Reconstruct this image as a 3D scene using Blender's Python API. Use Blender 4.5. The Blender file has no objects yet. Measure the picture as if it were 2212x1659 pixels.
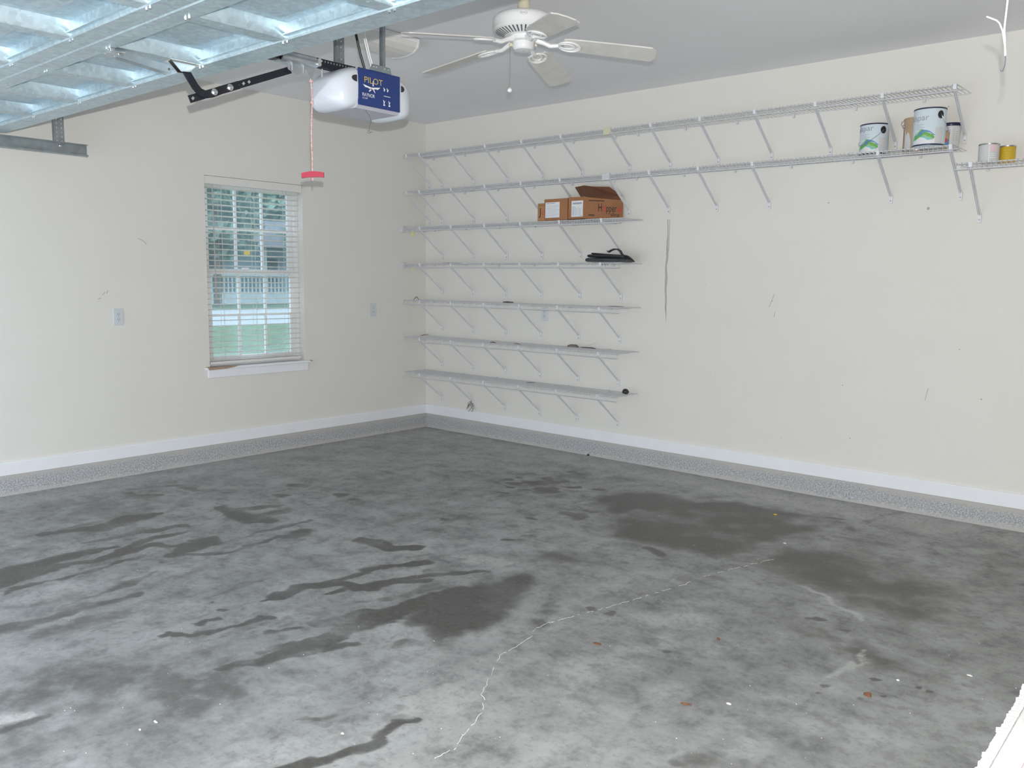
import bpy, bmesh, math, random
import numpy as np
from mathutils import Vector, Matrix

random.seed(7)
R_ = math.radians
PI = math.pi
sc = bpy.context.scene
COL = sc.collection

# ------------------------------------------------------------------ camera
F_PX, IMW, IMH = 1842.73, 2212.0, 1659.0
CAM = Vector((6.074, -5.686, 1.444))
RIGHT = Vector((0.75266383, 0.65829792, 0.01187489))
UP = Vector((-0.08930717, 0.08420683, 0.99243813))
FWD = Vector((-0.65232001, 0.74803279, -0.12217016))
cam_data = bpy.data.cameras.new('camera')
cam_data.sensor_width = 36.0
cam_data.lens = 36.0 * F_PX / IMW
cam_data.clip_start = 0.02
cam_data.clip_end = 400
cam = bpy.data.objects.new('camera', cam_data)
COL.objects.link(cam)
m = Matrix((RIGHT, UP, -FWD)).transposed().to_4x4()
m.translation = CAM
cam.matrix_world = m
sc.camera = cam

# ------------------------------------------------------------------ light, sky, exposure
sc.view_settings.view_transform = 'Standard'
sc.view_settings.look = 'None'
sc.view_settings.exposure = 0.0
sc.view_settings.gamma = 1.0
sc.view_settings.use_curve_mapping = False
world = bpy.data.worlds.new('overcast_sky')
world.use_nodes = True
bgn = world.node_tree.nodes['Background']
bgn.inputs['Color'].default_value = (0.82, 0.92, 1.06, 1)
# standard overcast sky: luminance (1 + 2 sin elevation) / 3 of the zenith's
_wn = world.node_tree
_tc = _wn.nodes.new('ShaderNodeTexCoord'); _sx = _wn.nodes.new('ShaderNodeSeparateXYZ')
_mx = _wn.nodes.new('ShaderNodeMath'); _mx.operation = 'MAXIMUM'; _mx.inputs[1].default_value = 0.0
_ma = _wn.nodes.new('ShaderNodeMath'); _ma.operation = 'MULTIPLY_ADD'
SKY_ZENITH = 5.7
_ma.inputs[1].default_value = SKY_ZENITH * 2 / 3; _ma.inputs[2].default_value = SKY_ZENITH / 3
_wn.links.new(_tc.outputs['Generated'], _sx.inputs[0]); _wn.links.new(_sx.outputs['Z'], _mx.inputs[0])
_wn.links.new(_mx.outputs[0], _ma.inputs[0]); _wn.links.new(_ma.outputs[0], bgn.inputs['Strength'])
sc.world = world
# portal in the open garage doorway: only guides the sampling of the sky
pd = bpy.data.lights.new('doorway_portal', 'AREA')
pd.shape = 'RECTANGLE'
pd.size = 4.86
pd.size_y = 2.12
pd.cycles.is_portal = True
po = bpy.data.objects.new('doorway_portal', pd)
po.location = (2.77, -6.16, 1.07)
po.rotation_euler = (R_(90), 0, 0)      # -Z of the light looks along +Y
COL.objects.link(po)
# the camera's flash
fd = bpy.data.lights.new('camera_flash', 'SPOT')
fd.spot_size = R_(100)
fd.spot_blend = 0.35
fd.energy = 490.0
fd.color = (1.0, 0.98, 0.94)
fd.shadow_soft_size = 0.009
fo = bpy.data.objects.new('camera_flash', fd)
fo.matrix_world = Matrix.Translation(CAM + UP * 0.093 + RIGHT * 0.008) @ m.to_3x3().to_4x4()
COL.objects.link(fo)

# ------------------------------------------------------------------ helpers
def photo_ray(x, y):
    return (RIGHT * ((x - IMW / 2) / F_PX) + UP * ((IMH / 2 - y) / F_PX) + FWD)

def floor_at(x, y, z=0.0):
    d = photo_ray(x, y)
    return CAM + d * ((z - CAM.z) / d.z)

def mat(name, color, rough=0.6, metal=0.0, noise=0.0, nscale=20.0, bump=0.0, bscale=60.0,
        spec=0.5, trans=0.0, color2=None, stretch=None):
    mt = bpy.data.materials.new(name)
    mt.use_nodes = True
    nt = mt.node_tree
    b = nt.nodes['Principled BSDF']
    c = tuple(color) + (1.0,)
    b.inputs['Base Color'].default_value = c
    b.inputs['Roughness'].default_value = rough
    b.inputs['Metallic'].default_value = metal
    b.inputs['Specular IOR Level'].default_value = spec
    if trans:
        b.inputs['Transmission Weight'].default_value = trans
    tc = None
    def coords():
        nonlocal tc
        if tc is None:
            tc = nt.nodes.new('ShaderNodeTexCoord')
            if stretch:
                mp = nt.nodes.new('ShaderNodeMapping')
                mp.inputs['Scale'].default_value = stretch
                nt.links.new(tc.outputs['Object'], mp.inputs['Vector'])
                tc = mp
                return tc.outputs['Vector']
        return tc.outputs['Vector'] if stretch else tc.outputs['Object']
    if noise or color2:
        n = nt.nodes.new('ShaderNodeTexNoise')
        n.inputs['Scale'].default_value = nscale
        n.inputs['Detail'].default_value = 5
        nt.links.new(coords(), n.inputs['Vector'])
        rp = nt.nodes.new('ShaderNodeValToRGB')
        k0, k1 = 1 - noise, 1 + noise
        rp.color_ramp.elements[0].position = 0.3
        rp.color_ramp.elements[1].position = 0.7
        rp.color_ramp.elements[0].color = tuple(min(1, x * k0) for x in color) + (1,)
        e = color2 if color2 else tuple(min(1, x * k1) for x in color)
        rp.color_ramp.elements[1].color = tuple(e) + (1,)
        nt.links.new(n.outputs['Fac'], rp.inputs['Fac'])
        nt.links.new(rp.outputs['Color'], b.inputs['Base Color'])
    if bump:
        n2 = nt.nodes.new('ShaderNodeTexNoise')
        n2.inputs['Scale'].default_value = bscale
        n2.inputs['Detail'].default_value = 4
        nt.links.new(coords(), n2.inputs['Vector'])
        bp = nt.nodes.new('ShaderNodeBump')
        bp.inputs['Strength'].default_value = bump
        bp.inputs['Distance'].default_value = 0.004
        nt.links.new(n2.outputs['Fac'], bp.inputs['Height'])
        nt.links.new(bp.outputs['Normal'], b.inputs['Normal'])
    return mt

class MB:
    """collects shapes; build() links them as one mesh object"""
    def __init__(self):
        self.v, self.f, self.m, self.s = [], [], [], []
    def add(self, verts, faces, mi=0, smooth=False):
        o = len(self.v)
        self.v += [tuple(p) for p in verts]
        for f in faces:
            self.f.append(tuple(i + o for i in f)); self.m.append(mi); self.s.append(smooth)
    def box(self, a, b, mi=0):
        x0, y0, z0 = (min(a[i], b[i]) for i in range(3)); x1, y1, z1 = (max(a[i], b[i]) for i in range(3))
        v = [(x0,y0,z0),(x1,y0,z0),(x1,y1,z0),(x0,y1,z0),(x0,y0,z1),(x1,y0,z1),(x1,y1,z1),(x0,y1,z1)]
        self.add(v, [(0,3,2,1),(4,5,6,7),(0,1,5,4),(1,2,6,5),(2,3,7,6),(3,0,4,7)], mi)
    def bbox(self, a, b, r=0.004, mi=0):
        """box with chamfered edges"""
        x0, y0, z0 = (min(a[i], b[i]) for i in range(3)); x1, y1, z1 = (max(a[i], b[i]) for i in range(3))
        bm = bmesh.new()
        bmesh.ops.create_cube(bm, size=1)
        for w in bm.verts:
            w.co = Vector(((x0+x1)/2 + w.co.x*(x1-x0), (y0+y1)/2 + w.co.y*(y1-y0), (z0+z1)/2 + w.co.z*(z1-z0)))
        r = min(r, (x1-x0)*.45, (y1-y0)*.45, (z1-z0)*.45)
        bmesh.ops.bevel(bm, geom=bm.edges[:], offset=r, segments=2, affect='EDGES', profile=.5)
        bm.verts.index_update()
        self.add([w.co[:] for w in bm.verts], [[w.index for w in f.verts] for f in bm.faces], mi, False)
        bm.free()
    def bar(self, p, q, w, t, up=(0,0,1), mi=0):
        """flat bar from p to q, width w across, thickness t along up-ish"""
        p, q = Vector(p), Vector(q); d = (q - p).normalized()
        s = d.cross(Vector(up)).normalized(); u = s.cross(d).normalized()
        v = []
        for c in (p, q):
            for a, b in ((-1,-1),(1,-1),(1,1),(-1,1)):
                v.append(c + s * (a*w/2) + u * (b*t/2))
        self.add(v, [(0,3,2,1),(4,5,6,7),(0,1,5,4),(1,2,6,5),(2,3,7,6),(3,0,4,7)], mi)
    def tube(self, pts, r, n=6, mi=0, smooth=True, cap=True, closed=False):
        pts = [Vector(p) for p in pts]
        N = len(pts); rings = []
        rr = r if isinstance(r, (list, tuple)) else [r]*N
        ref = Vector((0.13, 0.31, 0.94))
        for i, p in enumerate(pts):
            if closed: d = pts[(i+1) % N] - pts[i-1]
            else: d = pts[min(i+1, N-1)] - pts[max(i-1, 0)]
            d.normalize()
            if abs(d.dot(ref)) > .95: ref = Vector((0.94, 0.13, .31))
            s = d.cross(ref).normalized(); u = s.cross(d)
            rings.append([p + (s*math.cos(2*PI*k/n) + u*math.sin(2*PI*k/n))*rr[i] for k in range(n)])
        v = [c for rg in rings for c in rg]; f = []
        for i in range(N if closed else N-1):
            j = (i+1) % N
            for k in range(n):
                f.append((i*n+k, i*n+(k+1) % n, j*n+(k+1) % n, j*n+k))
        if cap and not closed:
            f.append(tuple(range(n))[::-1]); f.append(tuple((N-1)*n+k for k in range(n)))
        self.add(v, f, mi, smooth)
    def lathe(self, prof, c=(0,0,0), n=32, mi=0, axis='z', smooth=True, cap0=True, cap1=True, ang=2*PI, a0=0):
        full = abs(ang - 2*PI) < 1e-6
        M = n if full else n + 1
        v, f = [], []
        for (r, h) in prof:
            for k in range(M):
                a = a0 + ang*k/n
                x, y = r*math.cos(a), r*math.sin(a)
                if axis == 'z': p = (c[0]+x, c[1]+y, c[2]+h)
                elif axis == 'x': p = (c[0]+h, c[1]+x, c[2]+y)
                else: p = (c[0]+y, c[1]+h, c[2]+x)
                v.append(p)
        for i in range(len(prof)-1):
            for k in range(n):
                j = (k+1) % M
                f.append((i*M+k, i*M+j, (i+1)*M+j, (i+1)*M+k))
        if full and cap0: f.append(tuple(range(M))[::-1])
        if full and cap1: f.append(tuple((len(prof)-1)*M+k for k in range(M)))
        self.add(v, f, mi, smooth)
    def cyl(self, p, q, r, n=12, mi=0, smooth=True):
        self.tube([p, q], r, n, mi, smooth)
    def prism(self, poly, ext, mi=0):
        """poly: list of 3D points (planar), ext: extrusion vector"""
        e = Vector(ext); P = [Vector(p) for p in poly]; n = len(P)
        v = P + [p + e for p in P]
        f = [tuple(range(n))[::-1], tuple(range(n, 2*n))]
        for i in range(n):
            j = (i+1) % n
            f.append((i, j, n+j, n+i))
        self.add(v, f, mi)
    def build(self, name, mats, parent=None, recalc=True):
        me = bpy.data.meshes.new(name)
        me.from_pydata(self.v, [], self.f)
        if not isinstance(mats, (list, tuple)): mats = [mats]
        for x in mats: me.materials.append(x)
        me.polygons.foreach_set('material_index', self.m)
        me.polygons.foreach_set('use_smooth', self.s)
        me.update()
        if recalc:
            bm = bmesh.new(); bm.from_mesh(me)
            bmesh.ops.recalc_face_normals(bm, faces=bm.faces)
            bm.to_mesh(me); bm.free()
        if any(self.s):
            try: me.set_sharp_from_angle(angle=R_(38))
            except Exception: pass
        o = bpy.data.objects.new(name, me)
        COL.objects.link(o)
        if parent is not None:
            o.parent = parent
            pw = Vector((0,0,0)); a = parent
            while a is not None:
                pw += a.location; a = a.parent
            # meshes are written in world coordinates (parents carry translation only)
            me.transform(Matrix.Translation(-pw))
        return o

def thing(name, label, cat, loc=(0,0,0), group=None):
    o = bpy.data.objects.new(name, None)
    o.empty_display_size = 0.05
    COL.objects.link(o)
    o.location = loc
    o['label'] = label; o['category'] = cat
    if group: o['group'] = group
    return o

def tag(o, label, cat, group=None):
    o['label'] = label; o['category'] = cat
    if group: o['group'] = group
    return o

def at_base(o, loc):
    """move a one-mesh thing's origin to loc without moving it"""
    o.data.transform(Matrix.Translation(-Vector(loc))); o.location = loc
    return o

def struct(o, label=None):
    o['kind'] = 'structure'
    if label: o['label'] = label
    return o

def text_geo(body, size=1.0, depth=0.0):
    cu = bpy.data.curves.new('lettering', 'FONT')
    cu.body = body; cu.size = size; cu.resolution_u = 3
    ob = bpy.data.objects.new('lettering', cu)
    COL.objects.link(ob)
    dg = bpy.context.evaluated_depsgraph_get()
    me = bpy.data.meshes.new_from_object(ob.evaluated_get(dg))
    v = [tuple(w.co) for w in me.vertices]; f = [tuple(p.vertices) for p in me.polygons]
    bpy.data.objects.remove(ob); bpy.data.curves.remove(cu); bpy.data.meshes.remove(me)
    return v, f

def put_text(mb, body, origin, right, up, height, width=None, mi=0, curve=None, out=None):
    """flat lettering on a plane (or through curve(u, v) -> point)"""
    v, f = text_geo(body)
    xs = [p[0] for p in v]; ys = [p[1] for p in v]
    w0 = max(xs) - min(xs)
    cap = 0.69
    sy = height / cap
    sx = (width / w0) if width else sy
    o, r, u = Vector(origin), Vector(right).normalized(), Vector(up).normalized()
    x0 = min(xs)
    if curve: vv = [curve((p[0]-x0)*sx, p[1]*sy) for p in v]
    else: vv = [o + r*((p[0]-x0)*sx) + u*(p[1]*sy) for p in v]
    mb.add(vv, f, mi)

# ------------------------------------------------------------------ materials
M = {}
M['wall'] = mat('cream_wall_paint', (0.80, 0.778, 0.73), 0.62, noise=0.012, nscale=3, bump=0.10, bscale=140, spec=0.35)
M['ceiling'] = mat('ceiling_paint', (0.88, 0.88, 0.90), 0.85, noise=0.012, nscale=2, bump=0.1, bscale=150, spec=0.2)
M['trim'] = mat('white_trim_paint', (0.88, 0.89, 0.92), 0.4, noise=0.015, nscale=8)
M['vinyl'] = mat('white_vinyl', (0.86, 0.87, 0.88), 0.35)
M['blind'] = mat('offwhite_blind', (0.80, 0.79, 0.76), 0.45)
M['cord'] = mat('blind_cord', (0.72, 0.70, 0.66), 0.8)
M['wand'] = mat('tan_wand', (0.50, 0.45, 0.42), 0.5)
M['sticker'] = mat('yellow_sticker', (0.85, 0.66, 0.22), 0.6)
M['wood'] = mat('bare_wood', (0.42, 0.30, 0.21), 0.8, noise=0.25, nscale=30, stretch=(8,1,8))
M['fanwhite'] = mat('fan_white_enamel', (0.86, 0.86, 0.86), 0.28)
M['fanblade'] = mat('fan_blade_white', (0.70, 0.68, 0.64), 0.45, noise=0.07, nscale=14)
M['fancream'] = mat('fan_cream_plastic', (0.74, 0.68, 0.52), 0.5)
M['slot'] = mat('dark_slot', (0.10, 0.10, 0.11), 0.8)
M['chain'] = mat('steel_chain', (0.45, 0.43, 0.40), 0.4, 0.9)
M['wire'] = mat('white_coated_wire', (0.66, 0.67, 0.695), 0.42, noise=0.05, nscale=30)
M['brace'] = mat('white_brace_enamel', (0.78, 0.79, 0.83), 0.42)
M['clip'] = mat('clear_plastic_clip', (0.72, 0.76, 0.82), 0.4)
M['yclip'] = mat('yellowed_clip', (0.72, 0.70, 0.50), 0.45)
M['ytag'] = mat('yellow_tag', (0.72, 0.66, 0.28), 0.6)
M['black'] = mat('black_steel', (0.012, 0.013, 0.02), 0.38, spec=0.5)
M['blackp'] = mat('black_plastic', (0.02, 0.021, 0.025), 0.45)
M['blackrub'] = mat('black_vinyl', (0.025, 0.028, 0.032), 0.4, noise=0.25, nscale=25)
M['greyblack'] = mat('grey_black_vinyl', (0.06, 0.07, 0.08), 0.45, noise=0.3, nscale=25)
M['zinc'] = mat('zinc_plate', (0.55, 0.60, 0.63), 0.38, 0.85, noise=0.12, nscale=18)
M['zinc_d'] = mat('punched_steel_strap', (0.36, 0.41, 0.43), 0.45, 0.8, noise=0.15, nscale=20)
M['bolt'] = mat('bright_bolt', (0.85, 0.86, 0.86), 0.2, 1.0)
M['lens'] = mat('milky_lens', (0.66, 0.70, 0.76), 0.3, noise=0.02, nscale=6)
M['chassis'] = mat('grey_chassis', (0.50, 0.50, 0.56), 0.5)
M['navy'] = mat('navy_panel', (0.020, 0.045, 0.19), 0.35)
M['gold'] = mat('gold_print', (0.62, 0.47, 0.10), 0.5)
M['print'] = mat('white_print', (0.88, 0.88, 0.88), 0.5)
M['kprint'] = mat('black_print', (0.03, 0.028, 0.03), 0.6)
M['rprint'] = mat('red_print', (0.62, 0.06, 0.05), 0.6)
M['red'] = mat('red_plastic', (0.46, 0.028, 0.06), 0.4)
M['rope'] = mat('red_white_cord', (0.80, 0.30, 0.30), 0.8, noise=0.3, nscale=120, color2=(0.85, 0.70, 0.66))
M['card'] = mat('brown_cardboard', (0.36, 0.165, 0.075), 0.8, noise=0.08, nscale=9)
M['card_shaded'] = mat('shaded_brown_cardboard', (0.165, 0.068, 0.034), 0.85, noise=0.1, nscale=8)  # carton brown darkened to carry the raised flap's shade
M['cardlt'] = mat('tan_cardboard', (0.43, 0.22, 0.09), 0.8, noise=0.06, nscale=9)
M['paper'] = mat('paper_label', (0.80, 0.81, 0.83), 0.7)
M['pgrey'] = mat('grey_print', (0.36, 0.37, 0.44), 0.7)
M['canpaper'] = mat('pale_blue_label', (0.70, 0.79, 0.86), 0.4, noise=0.02, nscale=6)
M['canwhite'] = mat('white_label', (0.80, 0.81, 0.83), 0.4)
M['canbase'] = mat('grey_white_label', (0.66, 0.66, 0.67), 0.4)
M['tin'] = mat('tin_rim', (0.55, 0.55, 0.57), 0.25, 1.0)
M['rimdark'] = mat('navy_rim', (0.03, 0.035, 0.08), 0.3, 0.3)
M['tan'] = mat('tan_label', (0.50, 0.36, 0.24), 0.5, noise=0.05, nscale=10)
M['green'] = mat('green_print', (0.14, 0.42, 0.07), 0.5)
M['lime'] = mat('lime_print', (0.36, 0.55, 0.16), 0.5)
M['aqua'] = mat('aqua_print', (0.20, 0.55, 0.62), 0.5)
M['blue'] = mat('blue_print', (0.12, 0.28, 0.55), 0.5)
M['pink'] = mat('pink_label', (0.78, 0.60, 0.60), 0.5)
M['yellow'] = mat('yellow_can_label', (0.66, 0.43, 0.03), 0.4, noise=0.08, nscale=20)
M['plate'] = mat('outlet_plate_plastic', (0.66, 0.69, 0.72), 0.35)
M['cable'] = mat('white_cable_jacket', (0.90, 0.90, 0.90), 0.4)
M['barewire'] = mat('dark_wire', (0.10, 0.09, 0.13), 0.4)
M['scrap'] = mat('grey_scrap', (0.20, 0.18, 0.16), 0.8, noise=0.3, nscale=60)
M['leaf'] = mat('dry_leaf', (0.17, 0.075, 0.04), 0.8, noise=0.2, nscale=60)
M['chip'] = mat('white_chip', (0.80, 0.78, 0.72), 0.8)
M['ychip'] = mat('yellow_chip', (0.72, 0.55, 0.03), 0.6)
M['tear'] = mat('grey_wall_scar', (0.47, 0.47, 0.45), 0.9, noise=0.18, nscale=30, stretch=(6,1,1))
M['scuff'] = mat('wall_scuff', (0.45, 0.43, 0.40), 0.9)
M['diffuser'] = mat('acrylic_diffuser', (0.74, 0.73, 0.70), 0.45)

def galv():
    mt = bpy.data.materials.new('galvanised_steel')
    mt.use_nodes = True
    nt = mt.node_tree; b = nt.nodes['Principled BSDF']
    tc = nt.nodes.new('ShaderNodeTexCoord')
    vo = nt.nodes.new('ShaderNodeTexVoronoi'); vo.inputs['Scale'].default_value = 55
    n = nt.nodes.new('ShaderNodeTexNoise'); n.inputs['Scale'].default_value = 4; n.inputs['Detail'].default_value = 5
    nt.links.new(tc.outputs['Object'], vo.inputs['Vector']); nt.links.new(tc.outputs['Object'], n.inputs['Vector'])
    sep = nt.nodes.new('ShaderNodeSeparateColor'); nt.links.new(vo.outputs['Color'], sep.inputs['Color'])
    mx = nt.nodes.new('ShaderNodeMix'); mx.data_type = 'FLOAT'; mx.inputs[0].default_value = 0.65
    nt.links.new(sep.outputs[0], mx.inputs[2]); nt.links.new(n.outputs['Fac'], mx.inputs[3])
    rp = nt.nodes.new('ShaderNodeValToRGB')
    rp.color_ramp.elements[0].position = 0.25; rp.color_ramp.elements[0].color = (0.42, 0.52, 0.57, 1)
    rp.color_ramp.elements[1].position = 0.8; rp.color_ramp.elements[1].color = (0.62, 0.74, 0.80, 1)
    nt.links.new(mx.outputs[0], rp.inputs['Fac']); nt.links.new(rp.outputs['Color'], b.inputs['Base Color'])
    mr = nt.nodes.new('ShaderNodeMapRange'); mr.inputs['To Min'].default_value = 0.30; mr.inputs['To Max'].default_value = 0.5
    nt.links.new(n.outputs['Fac'], mr.inputs['Value']); nt.links.new(mr.outputs['Result'], b.inputs['Roughness'])
    b.inputs['Metallic'].default_value = 0.55
    return mt
M['galv'] = galv()

def curb_mat():
    mt = mat('exposed_concrete_stem', (0.36, 0.36, 0.36), 0.85, bump=0.9, bscale=90)
    nt = mt.node_tree; b = nt.nodes['Principled BSDF']
    tc = nt.nodes.new('ShaderNodeTexCoord')
    n1 = nt.nodes.new('ShaderNodeTexNoise'); n1.inputs['Scale'].default_value = 110; n1.inputs['Detail'].default_value = 3
    n2 = nt.nodes.new('ShaderNodeTexNoise'); n2.inputs['Scale'].default_value = 2.6; n2.inputs['Detail'].default_value = 3
    for n in (n1, n2): nt.links.new(tc.outputs['Object'], n.inputs['Vector'])
    r1 = nt.nodes.new('ShaderNodeValToRGB')
    r1.color_ramp.elements[0].position = 0.38; r1.color_ramp.elements[0].color = (0.31, 0.315, 0.325, 1)
    r1.color_ramp.elements[1].position = 0.66; r1.color_ramp.elements[1].color = (0.60, 0.60, 0.61, 1)
    nt.links.new(n1.outputs['Fac'], r1.inputs['Fac'])
    sx = nt.nodes.new('ShaderNodeSeparateXYZ'); nt.links.new(tc.outputs['Object'], sx.inputs['Vector'])
    # smoother trowelled mortar near the upper and lower edge and in patches
    a = nt.nodes.new('ShaderNodeMath'); a.operation = 'SUBTRACT'; a.inputs[1].default_value = 0.062
    nt.links.new(sx.outputs['Z'], a.inputs[0])
    ab = nt.nodes.new('ShaderNodeMath'); ab.operation = 'ABSOLUTE'; nt.links.new(a.outputs[0], ab.inputs[0])
    ad = nt.nodes.new('ShaderNodeMath'); ad.operation = 'MULTIPLY_ADD'; ad.inputs[1].default_value = 0.075; ad.inputs[2].default_value = -0.03
    nt.links.new(n2.outputs['Fac'], ad.inputs[0])
    sm = nt.nodes.new('ShaderNodeMath'); sm.operation = 'ADD'; nt.links.new(ab.outputs[0], sm.inputs[0]); nt.links.new(ad.outputs[0], sm.inputs[1])
    mr = nt.nodes.new('ShaderNodeMapRange'); mr.inputs['From Min'].default_value = 0.035; mr.inputs['From Max'].default_value = 0.068
    nt.links.new(sm.outputs[0], mr.inputs['Value'])
    mx = nt.nodes.new('ShaderNodeMix'); mx.data_type = 'RGBA'
    nt.links.new(mr.outputs['Result'], mx.inputs[0]); nt.links.new(r1.outputs['Color'], mx.inputs[6])
    mx.inputs[7].default_value = (0.50, 0.485, 0.46, 1)
    nt.links.new(mx.outputs[2], b.inputs['Base Color'])
    return mt
M['curb'] = curb_mat()

def floor_mat():
    mt = bpy.data.materials.new('stained_concrete_floor')
    mt.use_nodes = True
    nt = mt.node_tree; b = nt.nodes['Principled BSDF']; L = nt.links.new
    tc = nt.nodes.new('ShaderNodeTexCoord')
    def noise(s, d, rough=.6, st=None):
        n = nt.nodes.new('ShaderNodeTexNoise'); n.inputs['Scale'].default_value = s; n.inputs['Detail'].default_value = d
        n.inputs['Roughness'].default_value = rough
        if st:
            mp = nt.nodes.new('ShaderNodeMapping'); mp.inputs['Scale'].default_value = st
            mp.inputs['Rotation'].default_value = (0, 0, R_(0))
            L(tc.outputs['Object'], mp.inputs['Vector']); L(mp.outputs['Vector'], n.inputs['Vector'])
        else: L(tc.outputs['Object'], n.inputs['Vector'])
        return n.outputs['Fac']
    def math_(op, a, b_=None, c=None):
        n = nt.nodes.new('ShaderNodeMath'); n.operation = op
        for i, x in enumerate((a, b_, c)):
            if x is None: continue
            if isinstance(x, (int, float)): n.inputs[i].default_value = x
            else: L(x, n.inputs[i])
        return n.outputs[0]
    def rng(x, a, b_, c=0., d=1., smooth=False):
        n = nt.nodes.new('ShaderNodeMapRange'); n.clamp = True
        if smooth: n.interpolation_type = 'SMOOTHSTEP'
        L(x, n.inputs['Value'])
        for k, q in zip(('From Min', 'From Max', 'To Min', 'To Max'), (a, b_, c, d)): n.inputs[k].default_value = q
        return n.outputs['Result']
    def mix(f, a, b_):
        n = nt.nodes.new('ShaderNodeMix'); n.data_type = 'RGBA'
        L(f, n.inputs[0])
        for i, x in ((6, a), (7, b_)):
            if isinstance(x, tuple): n.inputs[i].default_value = x + (1,)
            else: L(x, n.inputs[i])
        return n.outputs[2]
    big, mid, fine = noise(0.9, 4), noise(4.5, 6, .65), noise(38, 6, .7)
    col = mix(rng(big, .32, .68), (0.235, 0.238, 0.231), (0.33, 0.335, 0.327))
    col = mix(rng(mid, .50, .70, 0, .75), col, (0.42, 0.428, 0.425))
    col = mix(rng(mid, .48, .31, 0, .72), col, (0.15, 0.154, 0.152))
    mott = noise(9, 6, .7)
    col = mix(rng(mott, .50, .34, 0, .42), col, (0.13, 0.132, 0.128))
    col = mix(rng(fine, .52, .74, 0, .4), col, (0.42, 0.415, 0.405))
    col = mix(rng(fine, .46, .28, 0, .5), col, (0.10, 0.098, 0.095))
    speck = noise(150, 2)
    col = mix(rng(speck, .66, .76, 0, .55), col, (0.50, 0.48, 0.44))
    at = nt.nodes.new('ShaderNodeAttribute'); at.attribute_name = 'stain'
    n3 = noise(13, 5, .65)
    s = math_('ADD', at.outputs['Fac'], math_('MULTIPLY_ADD', mid, .9, -.45))
    s = math_('ADD', s, math_('MULTIPLY_ADD', n3, 1.15, -.575))
    s = math_('ADD', s, math_('MULTIPLY_ADD', fine, .6, -.30))
    gate = rng(at.outputs['Fac'], .04, .3)
    sf_ = math_('MULTIPLY', rng(s, .25, .78, 0, 1, True), gate)
    lvl = rng(at.outputs['Fac'], .15, 1., .46, .94)
    col = mix(math_('MULTIPLY', sf_, lvl), col, mix(rng(fine, .3, .7), (0.050, 0.048, 0.042), (0.098, 0.095, 0.086)))
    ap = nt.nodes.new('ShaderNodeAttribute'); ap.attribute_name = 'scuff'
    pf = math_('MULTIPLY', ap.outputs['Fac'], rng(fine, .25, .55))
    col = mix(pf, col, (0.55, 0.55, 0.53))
    L(col, b.inputs['Base Color'])
    L(rng(s, .2, .7, .62, .42), b.inputs['Roughness'])
    b.inputs['Specular IOR Level'].default_value = 0.4
    bp = nt.nodes.new('ShaderNodeBump'); bp.inputs['Strength'].default_value = 0.25; bp.inputs['Distance'].default_value = 0.003
    L(fine, bp.inputs['Height']); L(bp.outputs['Normal'], b.inputs['Normal'])
    return mt
M['floor'] = floor_mat()

# ------------------------------------------------------------------ room shell
H = 2.88            # ceiling
XB, YF = 6.60, -6.16  # house wall, garage-door wall
CURB, BASE = 0.132, 0.2185
DX0, DX1, DZ = 0.33, 5.21, 2.13       # garage doorway
WY0, WY1, WZ0, WZ1 = -2.277, -1.400, 0.727, 2.195   # window opening

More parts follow.
